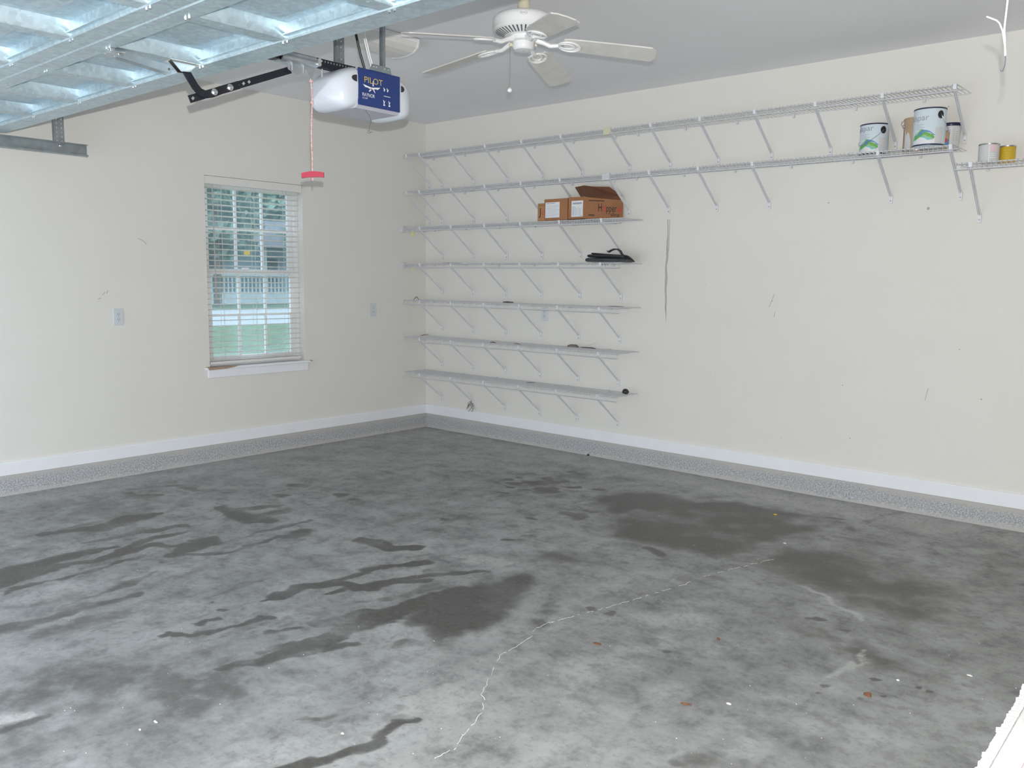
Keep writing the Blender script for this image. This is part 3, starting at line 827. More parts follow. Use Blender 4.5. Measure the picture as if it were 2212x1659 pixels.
t4 = shelf('fourth wire shelf from the top, carrying the black vinyl bundle', S4, .03, XE, k+[2.255])
t5 = shelf('fifth wire shelf from the top, above the outlet behind it', S5, .012, XE, k+[2.255])
t6 = shelf('sixth wire shelf from the top, with grey and black scraps near its right end', S6, .012, XE, k+[2.255])
t7 = shelf('lowest wire shelf, just above the baseboard, with a black lump at its right end', S7, .012, XE, k+[2.255])
t8 = shelf('short wire shelf by the right edge carrying the two small cans', 2.122, 4.70, 6.15, [4.776, 5.18, 5.585, 5.99], deep_foot=.30)
q = MB(); q.bbox((2.2605,-.312,S1-.04),(2.315,-.290,S1+.012),.004); q.build('joint_clip', M['yclip'], t1b)
q = MB(); q.bbox((2.2605,-.312,S2-.04),(2.325,-.290,S2+.012),.004); q.build('joint_clip', M['wire'], t2b)
for tt, z in ((t3, S3), (t4, S4)):
    q = MB(); q.bbox((.001,-.325,z-.042),(.032,-.285,z+.014),.004); q.bbox((.001,-.30,z-.028),(.010,-.02,z-.004),.002); q.build('end_bracket', M['wire'], tt)
q = MB(); q.prism([(.135,-.306,S3-.034),(.160,-.306,S3-.034),(.168,-.306,S3-.082),(.130,-.306,S3-.082)], (0,.002,0)); q.build('price_tag', M['ytag'], t3)
q = MB(); q.prism([(.135,-.306,S4-.030),(.155,-.306,S4-.034),(.140,-.306,S4-.078),(.128,-.306,S4-.074)], (0,.002,0)); q.build('price_tag', M['ytag'], t4)

# ------------------------------------------------------------------ paint cans
def on_can(c, r, a0):
    """map (arc length, height) to the can wall; a0 = angle of arc 0, text runs to the right seen from outside"""
    return lambda u, v: (c[0]+r*math.cos(a0+u/r), c[1]+r*math.sin(a0+u/r), c[2]+v)
def wrap_patch(q, c, r, pts, mi=0):
    """polygon strip on the can: pts = list of (angle_deg, zlow, zhigh)"""
    v = []
    for a, z0, z1 in pts:
        x, y = c[0]+r*math.cos(R_(a)), c[1]+r*math.sin(R_(a))
        v += [(x,y,c[2]+z0),(x,y,c[2]+z1)]
    q.add(v, [(2*i,2*i+2,2*i+3,2*i+1) for i in range(len(pts)-1)], mi, True)
def can_body(q, c, r, h, n=40):
    q.lathe([(r-.002,0),(r+.0012,.001),(r+.0012,.004),(r,.006),(r,h-.008),(r-.001,h-.006)], c, n)
def lid(q, c, r, h, n=40):
    q.lathe([(r,h-.008),(r+.0018,h-.007),(r+.002,h-.001),(r+.0005,h),(r-.004,h),(r-.006,h-.004),(r-.012,h-.004),(r-.014,h-.002),(.002,h-.002)], c, n)

def gallon(c, label, paper, view, dark_rim=True, tan=False, handle='down', h=.195, r=.084):
    t = thing('paint_can', label, 'paint can', c, 'gallon paint cans')
    q = MB(); can_body(q, c, r, h); body = q.build('body', paper, t)
    q = MB(); lid(q, c, r, h); q.build('lid', M['rimdark'] if dark_rim else M['tan'], t)
    q = MB(); q.lathe([(r+.0014,.0),(r+.0022,.002),(r+.0022,.006),(r+.0012,.008)], c, 40, cap0=False, cap1=False); q.build('base_rim', M['rimdark'] if dark_rim else M['tin'], t)
    R1 = r+.0006
    if not tan:
        v = view                                            # direction the label faces, degrees
        q = MB()
        wrap_patch(q, c, R1, [(v-62+8*i, .012, .012+.030+.030*math.exp(-((i-5)/3.5)**2)) for i in range(13)], 0)      # pale hill
        for mi, off, wob, th in ((1,.026,0,.032),(2,.042,1.2,.020),(3,.036,2.2,.024),(4,.052,3.0,.010),(2,.031,4.0,.012)):
            wrap_patch(q, c, R1+.0004+mi*.0001, [(v-70+6*i+mi*3, .012+off-.010+.022*math.exp(-((i-5-mi*.7)/3.0)**2)+.003*math.sin(i*1.7+wob),
                        .012+off-.010+th*(.45+.55*math.sin(PI*(i+.5)/14))+.026*math.exp(-((i-4-mi*.7)/3.2)**2)+.004*math.sin(i*1.1+wob)) for i in range(14)], mi)
        q.build('label_picture', [M['canwhite'], M['aqua'], M['lime'], M['green'], M['blue']], t)
        q = MB(); wrap_patch(q, c, R1, [(v+20+6*i, .010, .10) for i in range(6)]); q.build('label_panel', M['canbase'], t)
        q = MB()
        a0 = R_(v-97)
        put_text(q, 'valspar', (0,0,0), (1,0,0), (0,0,1), .034, curve=lambda u, w: (c[0]+(R1+.0008)*math.cos(a0+u/r), c[1]+(R1+.0008)*math.sin(a0+u/r), c[2]+.140+w))
        for i, (hh, L) in enumerate(((.118,.045),(.109,.034),(.100,.05),(.091,.030))):
            wrap_patch(q, c, R1+.0006, [(v-52, hh, hh+.002), (v-52+L/r*28, hh, hh+.002), (v-52+L/r*57, hh, hh+.002)])
        q.build('lettering', M['pgrey'], t)
        # ear socket: black disc
        a = R_(v+37); n_ = Vector((math.cos(a), math.sin(a), 0)); tg = Vector((-n_.y, n_.x, 0))
        pc = Vector(c)+n_*(r+.0005)+Vector((0,0,h-.042))
        q = MB(); ring = [pc + tg*(.018*math.cos(b)) + Vector((0,0,.022*math.sin(b))) - n_*(.018**2*math.cos(b)**2/(2*r)) for b in [2*PI*i/18 for i in range(18)]]
        q.prism(ring, n_*.003); q.build('handle_ear', M['blackp'], t)
        if handle == 'down':
            P = []
            for i in range(15):
                u = i/14; aa = v+37-150*u
                P.append((c[0]+(r+.006)*math.cos(R_(aa)), c[1]+(r+.006)*math.sin(R_(aa)), c[2]+h-.042-.085*math.sin(PI*u*.8)))
            q = MB(); q.tube(P, .0016, 5); q.build('wire_handle', M['tin'], t)
        else:
            P = [pc+n_*.004, pc+n_*.012+Vector((0,0,-.012)), pc+n_*.018+tg*.02+Vector((0,0,-.05)), pc+n_*.010+tg*.045+Vector((0,0,-.075)), pc+tg*.075-n_*.02+Vector((0,0,-.085))]
            q = MB(); q.tube(P, .0016, 5); q.build('wire_handle', M['tin'], t)
    else:
        q = MB(); wrap_patch(q, c, R1, [(view-60+8*i, .010, .135-.03*(i%3==1)-.012*i*(i<5)) for i in range(5)] ); 
        wrap_patch(q, c, R1, [(view-20+8*i, .010, .05+.018*i) for i in range(5)]); q.build('label_panel', M['canbase'], t)
        a = R_(view-80); n_ = Vector((math.cos(a), math.sin(a), 0))
        pc = Vector(c)+n_*(r)+Vector((0,0,h-.045))
        q = MB(); q.lathe([(.012,0),(.010,.005),(.004,.007)], (0,0,0), 12)
        q.v = [tuple(pc + n_*p[2] + Vector((-n_.y,n_.x,0))*p[0] + Vector((0,0,p[1]))) for p in q.v]
        q.build('handle_ear', M['tin'], t)
        q = MB(); q.tube([pc+n_*.008, pc+n_*.016+Vector((0,0,.012)), pc+n_*.012+Vector((-.002,0,.026)), pc+n_*.002+Vector((0.01,.01,.040)), pc+Vector((.05,.05,.045))], .0018, 5); q.build('wire_handle', M['tin'], t)
    return t
zc = S2 + .0062
VIEW = math.degrees(math.atan2(CAM.y+.2, CAM.x-4.3))
gallon((4.170,-.100,zc), 'paint can with pale label and hanging wire handle, leftmost on its shelf', M['canpaper'], VIEW, h=.186)
gallon((4.425,-.105,zc), 'tan-topped paint can half hidden behind the taller pale blue can', M['tan'], VIEW, dark_rim=False, tan=True, h=.196, r=.078)
gallon((4.535,-.262,zc), 'tall pale blue paint can at the shelf front, blocking the tan one', M['canpaper'], VIEW, handle='side', h=.212, r=.086)
# tan can gets its tan band
# plastic tub with dark lid
c = (4.598,-.060,zc)
t = thing('plastic_tub', 'tapered white plastic tub with dark lid at the right end of its shelf', 'tub', c)
q = MB(); q.lathe([(.046,0),(.047,.002),(.056,.140)], c, 32); q.build('body', M['canbase'], t)
q = MB(); q.lathe([(.0575,.134),(.059,.136),(.059,.150),(.057,.153),(.002,.151)], c, 32); q.build('lid', M['rimdark'], t)
q = MB()
put = lambda a, z0, z1, w: wrap_patch(q, c, .0527, [(a, z0, z1), (a+w, z0, z1)])
for i in range(7): put(VIEW-26+0*i, .082+i*.0045, .082+i*.0045+.0028, 20)
for i in range(5): put(VIEW+12, .05+i*.012, .05+i*.012+.003, 26)
q.v = [(c[0]+(x-c[0])*(1+.17*((z-c[2])/.14-.55)), c[1]+(y-c[1])*(1+.17*((z-c[2])/.14-.55)), z) for x, y, z in q.v]
q.build('print', M['pgrey'], t)
# small can with a red flower label, half hidden
c = (4.588,-.152,zc)
t = thing('small_can', 'small can with a red spot label beside the tall pale blue can', 'can', c)
q = MB(); can_body(q, c, .028, .098, 28); q.build('body', M['tan'], t)
q = MB(); lid(q, c, .028, .098, 28); q.build('lid', M['tin'], t)
q = MB(); wrap_patch(q, c, .0286, [(VIEW-70+14*i, .006, .05) for i in range(11)]); q.build('label_panel', M['blue'], t)
q = MB()
a = R_(VIEW+8)
for i in range(12):
    b0, b1 = 2*PI*i/12, 2*PI*(i+1)/12
    f_ = lambda u, v: (c[0]+.0292*math.cos(a+u/.0292), c[1]+.0292*math.sin(a+u/.0292), c[2]+.042+v)
    q.add([f_(0,0), f_(.014*math.cos(b0), .014*math.sin(b0)), f_(.014*math.cos(b1), .014*math.sin(b1))], [(0,1,2)])
q.build('label_spot', M['rprint'], t)
# two small cans on the short shelf
z8 = 2.122+.0062
c = (4.842,-.20,z8)
t = thing('quart_can', 'grey and pink labelled can at the left of the short right shelf', 'can', c, 'small cans on the short shelf')
q = MB(); can_body(q, c, .053, .102, 36); q.build('body', M['canbase'], t)
q = MB(); lid(q, c, .053, .102, 36); q.build('lid', M['tin'], t)
q = MB(); wrap_patch(q, c, .0536, [(VIEW-2+9*i, .055, .092) for i in range(6)]); q.build('label_panel', M['pink'], t)
q = MB(); wrap_patch(q, c, .0536, [(VIEW-6, .004, .094), (VIEW-3, .004, .094)]);
for i in range(3): wrap_patch(q, c, .0536, [(VIEW+9*j, .02+i*.011, .023+i*.011) for j in range(5)])
q.build('print', M['print'], t)
c = (4.922,-.138,z8)
t = thing('quart_can', 'small yellow can beside the grey and pink one', 'can', c, 'small cans on the short shelf')
q = MB(); can_body(q, c, .042, .092, 36); q.build('body', M['yellow'], t)
q = MB(); lid(q, c, .042, .092, 36); q.build('lid', M['tin'], t)
q = MB()
for i in range(4): wrap_patch(q, c, .0426, [(VIEW-30+10*j, .022+i*.014, .024+i*.014) for j in range(6)])
q.build('print', M['gold'], t)

# ------------------------------------------------------------------ cardboard boxes
zb = S3 + .0062
def carton(name, plan, z0, h, mt, label, th=.004):
    t = thing(name, label, 'box', (plan[0][0], plan[0][1], z0), 'cardboard boxes on the third shelf')
    return t
t = thing('cardboard_box', 'smaller tan cardboard box with a J printed, tucked behind the labelled box', 'box', (1.66,-.2,zb), 'cardboard boxes on the third shelf')
q = MB(); q.bbox((1.618,-.288,zb),(1.690,-.06,zb+.140),.003); q.build('body', M['cardlt'], t)
q = MB(); put_text(q, 'J', (1.632,-.2888,zb+.045), (1,0,0), (0,0,1), .058); q.build('lettering', M['kprint'], t)
q = MB(); put_text(q, 'o', (1.662,-.2888,zb+.045), (1,0,0), (0,0,1), .050); q.build('lettering', M['rprint'], t)
q = MB(); q.box((1.630,-.2885,zb+.122),(1.685,-.2880,zb+.1245)); q.build('print', M['kprint'], t)

t = thing('cardboard_box', 'brown cardboard box with a large white label, beside the open box', 'box', (1.81,-.17,zb), 'cardboard boxes on the third shelf')
q = MB(); q.bbox((1.692,-.295,zb),(1.928,-.145,zb+.168),.003); body = q.build('body', M['card'], t)
q = MB(); q.box((1.706,-.2962,zb+.022),(1.848,-.2950,zb+.142)); lb = q.build('paper_label', M['paper'], t)
q = MB()
for i in range(9): q.box((1.713,-.2968,zb+.034+i*.010),(1.842-.03*(i%3==0),-.2963,zb+.0355+i*.010))
for i in range(11): q.box((1.713+i*.0085,-.2968,zb+.130),(1.713+i*.0085+.0035+.0025*(i%3),-.2963,zb+.1365))
q.build('print', M['pgrey'], lb)
q = MB(); q.box((1.702,-.2956,zb+.002),(1.92,-.2951,zb+.0035)); q.build('edge_crease', M['card_shaded'], body)

# open carton: short label end, long lettered face running back at an angle, flap standing up
t = thing('open_cardboard_box', 'open brown cardboard box with black and red lettering and a raised flap', 'box', (2.1,-.15,zb), 'cardboard boxes on the third shelf')
hB = .166
A, B_, C_, D_ = Vector((1.932,-.297,zb)), Vector((2.098,-.297,zb)), Vector((2.262,-.022,zb)), Vector((1.932,-.022,zb))
q = MB()
for a, b in ((A,B_),(B_,C_),(C_,D_),(D_,A)):
    d = (b-a).normalized(); n_ = Vector((-d.y, d.x, 0))
    ha = hb = hB
    if (a, b) == (B_, C_): hb = hB-.012
    if (a, b) == (C_, D_): ha = hB-.012
    q.add([a, b, b+Vector((0,0,hb)), a+Vector((0,0,ha)), a+n_*.004, b+n_*.004, b+n_*.004+Vector((0,0,hb)), a+n_*.004+Vector((0,0,ha))],
          [(0,1,2,3),(7,6,5,4),(3,2,6,7),(0,4,5,1),(0,3,7,4),(1,5,6,2)])
q.prism([A, B_, C_, D_], (0,0,.004))
q.build('body', M['card'], t)
top = Vector((0,0,hB))
# raised flap hinged on the lettered face, its shade put into the darker brown
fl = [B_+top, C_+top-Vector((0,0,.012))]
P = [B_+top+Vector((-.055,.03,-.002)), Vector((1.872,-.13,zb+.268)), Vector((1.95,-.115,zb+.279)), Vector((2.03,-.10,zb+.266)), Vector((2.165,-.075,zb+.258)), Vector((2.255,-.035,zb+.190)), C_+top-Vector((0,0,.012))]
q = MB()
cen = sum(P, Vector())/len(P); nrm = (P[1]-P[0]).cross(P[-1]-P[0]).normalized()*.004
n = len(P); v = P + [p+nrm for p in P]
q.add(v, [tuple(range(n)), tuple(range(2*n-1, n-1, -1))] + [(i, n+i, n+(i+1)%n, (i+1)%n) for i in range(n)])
q.build('flap', M['card_shaded'], t)
q = MB(); q.prism([A+top, B_+top, B_+top+Vector((-.02,.08,.006)), A+top+Vector((-.03,.09,.012))], (0,0,.004)); q.build('flap', M['card'], t)
q = MB(); q.box((1.968,-.2982,zb+.020),(2.078,-.2970,zb+.142)); lb = q.build('barcode_label', M['paper'], t)
q = MB(); x = 1.978; rnd = random.Random(5)
while x < 2.066:
    w = rnd.uniform(.002,.005); q.box((x,-.2988,zb+.030),(x+w,-.2983,zb+rnd.choice((.085,.095,.1)))); x += w+rnd.uniform(.006,.012)
q.box((1.980,-.2988,zb+.116),(2.066,-.2983,zb+.128)); q.box((2.050,-.2988,zb+.026),(2.070,-.2983,zb+.030))
q.build('barcode', M['pgrey'], lb)
d = (C_-B_).normalized(); n_ = Vector((d.y, -d.x, 0)); Lf = (C_-B_).length
O = B_ + n_*.0012
q = MB(); put_text(q, 'H', O+d*(.110)+Vector((0,0,.062)), d, (0,0,1), .062, .030); put_text(q, 'pper', O+d*(.178)+Vector((0,0,.062)), d, (0,0,1), .056, .088)
put_text(q, 'sling', O+d*.215+Vector((0,0,.026)), d, (0,0,1), .030, .075)
for i in range(17): q.prism([O+d*(.030+i*.0078)+Vector((0,0,.138)), O+d*(.0348+i*.0078+.0012*(i%2))+Vector((0,0,.138)), O+d*(.0348+i*.0078+.0012*(i%2))+Vector((0,0,.1455)), O+d*(.030+i*.0078)+Vector((0,0,.1455))], n_*.0004)
for i in range(2): q.prism([O+d*.030+Vector((0,0,.026+i*.006)), O+d*.080+Vector((0,0,.026+i*.006)), O+d*.080+Vector((0,0,.030+i*.006)), O+d*.030+Vector((0,0,.030+i*.006))], n_*.0004)
q.build('lettering', M['kprint'], t)
q = MB(); put_text(q, 'o', O+d*(.146)+Vector((0,0,.062)), d, (0,0,1), .056, .026)
pp = lambda u, w: O + d*u + Vector((0,0,w)) + n_*.0002
q.add([pp(.270,.062), pp(.302,.066), pp(.300,.108), pp(.288,.075)], [(0,1,2,3)]); q.add([pp(.300,.055), pp(.306,.057), pp(.304,.064)], [(0,1,2)])
q.add([pp(.272,.070), pp(.284,.100), pp(.290,.104), pp(.282,.072)], [(0,1,2,3)])
q.build('lettering', M['rprint'], t)

# ------------------------------------------------------------------ black vinyl bundle
z4 = S4+.006
t = thing('black_vinyl_bundle', 'folded black vinyl bundle with a loose curled strap, right end of fourth shelf', 'bundle', (2.26,-.16,z4))
def slab(q, path, w, h, mi=0):
    """flattened soft strip along a path: rounded rectangular section"""
    prof = [(math.copysign(abs(math.cos(a))**.6, math.cos(a))*w/2, math.copysign(abs(math.sin(a))**.7, math.sin(a))*h/2) for a in [2*PI*k_/12 for k_ in range(12)]]
    P = [Vector(p) for p in path]; N = len(P); v = []; f = []
    for i, p in enumerate(P):
        d = (P[min(i+1,N-1)]-P[max(i-1,0)]).normalized(); s = d.cross(Vector((0,0,1)))
        if s.length < .2: s = Vector((0,1,0))
        s.normalize(); u = s.cross(d)
        e = 1 if 0 < i < N-1 else .6
        v += [p + s*a*e + u*b*e for a, b in prof]
    n = 12
    for i in range(N-1):
        f += [(i*n+k_, i*n+(k_+1)%n, (i+1)*n+(k_+1)%n, (i+1)*n+k_) for k_ in range(n)]
    f += [tuple(range(n))[::-1], tuple((N-1)*n+k_ for k_ in range(n))]
    q.add(v, f, mi, True)
q = MB(); slab(q, [(2.075,-.17,z4+.020),(2.09,-.17,z4+.021),(2.18,-.17,z4+.020),(2.30,-.165,z4+.018),(2.40,-.16,z4+.016),(2.43,-.16,z4+.014)], .20, .034)
q.build('lower_fold', M['greyblack'], t)
q = MB(); slab(q, [(2.075,-.175,z4+.052),(2.10,-.175,z4+.052),(2.19,-.172,z4+.048),(2.30,-.168,z4+.044),(2.38,-.165,z4+.040),(2.41,-.165,z4+.036)], .17, .026)
q.build('upper_fold', M['blackrub'], t)
q = MB(); slab(q, [(2.092,-.172,z4+.072),(2.11,-.172,z4+.071),(2.20,-.17,z4+.064),(2.32,-.165,z4+.056),(2.40,-.165,z4+.050)], .09, .014)
q.build('top_fold', M['blackrub'], t)
q = MB()
for dy in (0, .016): slab(q, [(2.245,-.20+dy,z4+.090-dy*.6),(2.262,-.20+dy,z4+.084),(2.275,-.195+dy,z4+.094),(2.30,-.19+dy,z4+.103),(2.33,-.185+dy,z4+.101),(2.350,-.18+dy,z4+.088),(2.362,-.178+dy,z4+.066),(2.385,-.175+dy,z4+.050)], .012, .010)
q.build('strap', M['blackrub'], t)
q = MB(); slab(q, [(2.37,-.18,z4+.05),(2.41,-.185,z4+.052),(2.44,-.19,z4+.042),(2.475,-.20,z4+.022),(2.50,-.205,z4+.006)], .016, .012); slab(q, [(2.40,-.16,z4+.045),(2.44,-.165,z4+.028),(2.47,-.17,z4+.010)], .014, .010)
q.build('strap_end', M['blackrub'], t)
q = MB()
for j in range(3): q.tube([(2.26+.02*j+.012*math.cos(a), -.29+.004*j, z4-.022+.012*math.sin(a)) for a in [i*.6 for i in range(8)]], .0014, 4)
q.build('tie_wire', M['blackp'], t)

# ------------------------------------------------------------------ scraps lying on the shelves
def scrap(name, label, pts, w, h, mt, cat='scrap', group='scraps left on the wire shelves'):
    q = MB(); slab(q, pts, w, h); o = q.build(name, mt); tag(o, label, cat, group); return at_base(o, pts[0])
scrap('black_strip', 'thin black strip on the fourth shelf near the room corner', [(.44,-.20,S4+.0085),(.50,-.20,S4+.0095),(.58,-.20,S4+.0085),(.66,-.195,S4+.0082)], .02, .004, M['blackrub'])
scrap('black_bracket', 'short black piece on the fifth shelf near its middle', [(1.11,-.12,S5+.012),(1.16,-.12,S5+.013),(1.22,-.12,S5+.012)], .03, .012, M['blackp'])
scrap('grey_strip', 'thin grey strip at the right end of the fifth shelf', [(2.20,-.10,S5+.0085),(2.27,-.10,S5+.009),(2.34,-.10,S5+.0085)], .03, .005, M['scrap'])
scrap('crumpled_scrap', 'small crumpled grey scrap on the sixth shelf', [(1.80,-.08,S6+.014),(1.83,-.085,S6+.020),(1.87,-.08,S6+.019),(1.895,-.08,S6+.011)], .05, .020, M['scrap'])
scrap('black_strip', 'bent black strip right of the crumpled scrap on the sixth shelf', [(1.92,-.07,S6+.012),(1.97,-.07,S6+.011),(2.02,-.075,S6+.013),(2.07,-.08,S6+.009)], .04, .006, M['blackrub'])
scrap('white_stick', 'short white stick leaning behind the scraps on the sixth shelf', [(1.90,-.04,S6+.012),(1.96,-.03,S6+.03),(2.02,-.02,S6+.05)], .008, .008, M['chip'])
scrap('twig', 'thin twig standing off the sixth shelf at the room corner', [(.05,-.12,S6+.010),(.09,-.11,S6+.018),(.14,-.10,S6+.024)], .006, .006, M['leaf'])
scrap('bent_clip', 'pale bent clip on the fifth shelf at the room corner', [(.10,-.25,S5+.009),(.13,-.25,S5+.034),(.145,-.25,S5+.036),(.17,-.25,S5+.009)], .008, .006, M['scrap'])
scrap('rusty_scrap', 'small rusty flake at the middle of the sixth shelf', [(1.07,-.24,S6+.009),(1.10,-.24,S6+.012),(1.13,-.24,S6+.009)], .02, .008, M['leaf'])
scrap('dark_strip', 'short dark strip at the middle of the lowest shelf', [(1.40,-.13,S7+.009),(1.43,-.13,S7+.012),(1.48,-.12,S7+.015)], .02, .006, M['scrap'])
scrap('grey_strip', 'thin grey strip at the middle of the sixth shelf', [(1.28,-.17,S6+.0085),(1.33,-.18,S6+.009),(1.38,-.20,S6+.0085)], .012, .005, M['scrap'])
q = MB()
bm = bmesh.new(); bmesh.ops.create_icosphere(bm, subdivisions=2, radius=1)
rnd = random.Random(4)
for w in bm.verts: w.co = Vector((2.405+w.co.x*.028*rnd.uniform(.8,1.15), -.13+w.co.y*.026, S7+.026+w.co.z*.021*rnd.uniform(.85,1.2)))
bm.verts.index_update(); q.add([w.co[:] for w in bm.verts], [[w.index for w in f.verts] for f in bm.faces], 0, True); bm.free()
at_base(tag(q.build('black_lump', M['blackrub']), 'lumpy black object at the right end of the lowest shelf', 'scrap', 'scraps left on the wire shelves'), (2.405,-.13,S7+.006))
q = MB()
rnd = random.Random(8)
for i in range(7):
    a = Vector((.640+rnd.uniform(-.02,.02),-.016,.295+rnd.uniform(-.03,.02)))
    q.tube([a, a+Vector((rnd.uniform(-.03,.03),-.012,rnd.uniform(-.05,.0))), a+Vector((rnd.uniform(-.05,.03),-.010,rnd.uniform(-.09,-.03)))], .0028, 4)
at_base(tag(q.build('string_tangle', M['scrap']), 'dark tangle of string hanging from a brace foot above the baseboard', 'scrap'), (.64,-.016,.29))

# ------------------------------------------------------------------ garage door (open, overhead)
DZ0 = 2.275           # underside of its rails
DXC = 2.77
gd = thing('garage_door', 'open sectional garage door of galvanised steel hanging overhead', 'garage door', (DXC, -4.8, DZ0))
SEC = .533; Y0 = -3.735
stx = [DXC + .58*i for i in range(-4, 5)]
GX0, GX1 = .34, 5.20
for s in range(4):
    ya, yb = Y0 - SEC*s, Y0 - SEC*(s+1) + .004
    # skin with shallow embossed fields between the stiles
    q = MB(); q.box((GX0, yb, DZ0+.058), (GX1, ya, DZ0+.070))
    for a, b in zip(stx[:-1], stx[1:]):
        u0, u1, v0, v1 = a+.085, b-.085, yb+.155, ya-.155
        z = DZ0+.058
        rim = [(u0,v0),(u1,v0),(u1,v1),(u0,v1)]; inn = [(u0+.018,v0+.018),(u1-.018,v0+.018),(u1-.018,v1-.018),(u0+.018,v1-.018)]
        q.add([(x,y,z-.0004) for x,y in rim] + [(x,y,z-.007) for x,y in inn], [(0,1,5,4),(1,2,6,5),(2,3,7,6),(3,0,4,7),(4,5,6,7)])
    sec = q.build('section_panel', M['galv'], gd)
    wt = .115 if s == 0 else .082
    for nm, a, b in (('top_rail', ya-wt, ya), ('bottom_rail', yb, yb+.082)):
        q = MB()
        q.prism([(GX0, y, z) for y, z in ((a, DZ0+.058), (a, DZ0+.006), (a+.004, DZ0), (b-.004, DZ0), (b, DZ0+.006), (b, DZ0+.058))], (GX1-GX0, 0, 0))
        # turned-in lip standing off the rail
        e = a if nm == 'top_rail' else b
        sg = -1 if nm == 'top_rail' else 1
        q.box((GX0, e, DZ0+.014), (GX1, e+sg*.014, DZ0+.018))
        q.build(nm, M['galv'], sec)
    for i, x in enumerate(stx):
        w = .038
        q = MB()
        q.prism([(xx, yb+.07, z) for xx, z in ((x-w, DZ0+.058), (x-w, DZ0+.010), (x-w+.004, DZ0+.004), (x+w-.004, DZ0+.004), (x+w, DZ0+.010), (x+w+.006, DZ0+.058))], (0, ya-yb-wt-.055, 0))
        for yy in (yb+.12, yb+.19, (ya+yb)/2, ya-.19):
            q.lathe([(.008,0),(.006,-.0012)], (x+.005, yy, DZ0+.004), 8)
        q.build('stile', M['galv'], sec)
        q = MB()
        for dx in (-.018, .006): q.lathe([(.0052,0),(.0052,-.005),(.002,-.007)], (x+dx+.02, ya-wt+.014, DZ0), 6)
        if s: 
            for dx in (-.018, .006): q.lathe([(.0052,0),(.0052,-.005),(.002,-.007)], (x+dx+.02, ya+.062, DZ0), 6)
        q.build('rail_screws', M['bolt'], sec)
# hinge with two parallel support arms folded against the second joint
q = MB()
q.bbox((2.735,-4.205,DZ0-.016),(2.80,-4.150,DZ0-.001),.003)
q.lathe([(.009,-.02),(.009,.02)], (2.775,-4.165,DZ0-.014), 10, axis='x'); q.build('centre_hinge', M['bolt'], gd)
for x in (2.752, 2.792):
    q = MB()
    q.bar((x,-4.20,DZ0-.012),(x-.005,-3.965,DZ0-.036),.003,.028,(0,0,1))
    o = q.build('support_arm', M['zinc'], gd)
    q = MB(); q.lathe([(.005,-.0025),(.005,.0025)], (x-.005,-3.975,DZ0-.035), 8, axis='x'); q.build('hole', M['slot'], o)
# left-hand horizontal track, curving down to the floor at the doorway
tr = thing('door_track', 'galvanised C-shaped garage door track hung along the window wall', 'track', (.28, -4.5, 2.2))
path = [(-3.24, 0.)] + [(-5.62, 0.)]
q = MB()
def cchan(q, pts):
    """C section swept along (y, z) points; opening faces +x"""
    secs = []
    for i, (y, z) in enumerate(pts):
        a = Vector((0, pts[min(i+1, len(pts)-1)][0]-pts[max(i-1,0)][0], pts[min(i+1, len(pts)-1)][1]-pts[max(i-1,0)][1])).normalized()
        n_ = Vector((0, a.z, -a.y))       # 'up' side of the section
        if n_.z < 0 and i == 0: pass
        sp = [(.022,.030),(.022,.036),(0.,.038),(0.,-.030),(.010,-.040),(.026,-.036),(.026,-.030),(.012,-.034),(.003,-.028),(.003,.034),(.019,.033)]
        secs.append([Vector((.258+u, y, z)) + n_*w for u, w in sp])
    n = 11; v = [p for s_ in secs for p in s_]
    f = []
    for i in range(len(secs)-1): f += [(i*n+k_, i*n+(k_+1)%n, (i+1)*n+(k_+1)%n, (i+1)*n+k_) for k_ in range(n)]
    f += [tuple(range(n))[::-1], tuple((len(secs)-1)*n+k_ for k_ in range(n))]
    q.add(v, f)
pts = [(-3.238, 2.236), (-4.5, 2.236), (-5.66, 2.236)] + [(-5.66-.38*math.sin(a), 2.236-.38*(1-math.cos(a))) for a in [R_(10*i) for i in range(1, 10)]] + [(-6.04, .05)]
cchan(q, pts); q.build('channel', M['zinc_d'], tr)
q = MB()
for y in (-3.27, -3.33, -3.40, -3.58, -3.76, -4.1): q.box((.2612, y-.010, 2.238), (.2618, y+.010, 2.245))
q.build('slot_holes', M['chain'], tr)
q = MB()
q.box((.258,-3.432,2.215),(.260,-3.372,H)); q.box((.232,-3.434,2.215),(.260,-3.432,H))
hg = q.build('hanger_angle', M['zinc_d'], tr)
q = MB()
for i in range(22):
    q.box((.2602,-3.392,2.27+i*.027),(.2608,-3.384,2.283+i*.027)); q.box((.2602,-3.42,2.27+i*.027),(.2608,-3.413,2.283+i*.027))
q.build('punched_holes', M['bolt'], hg)
q = MB(); q.lathe([(.008,0),(.007,.006),(.003,.008)], (.2612,-3.402,2.247), 8, axis='x'); q.build('bolt', M['bolt'], tr)
q = MB(); q.bbox((.0,-5.5,2.17),(.258,-5.47,2.2),.003); q.bbox((.0,-6.06,1.0),(.258,-6.03,1.03),.003); q.build('wall_bracket', M['zinc_d'], tr)

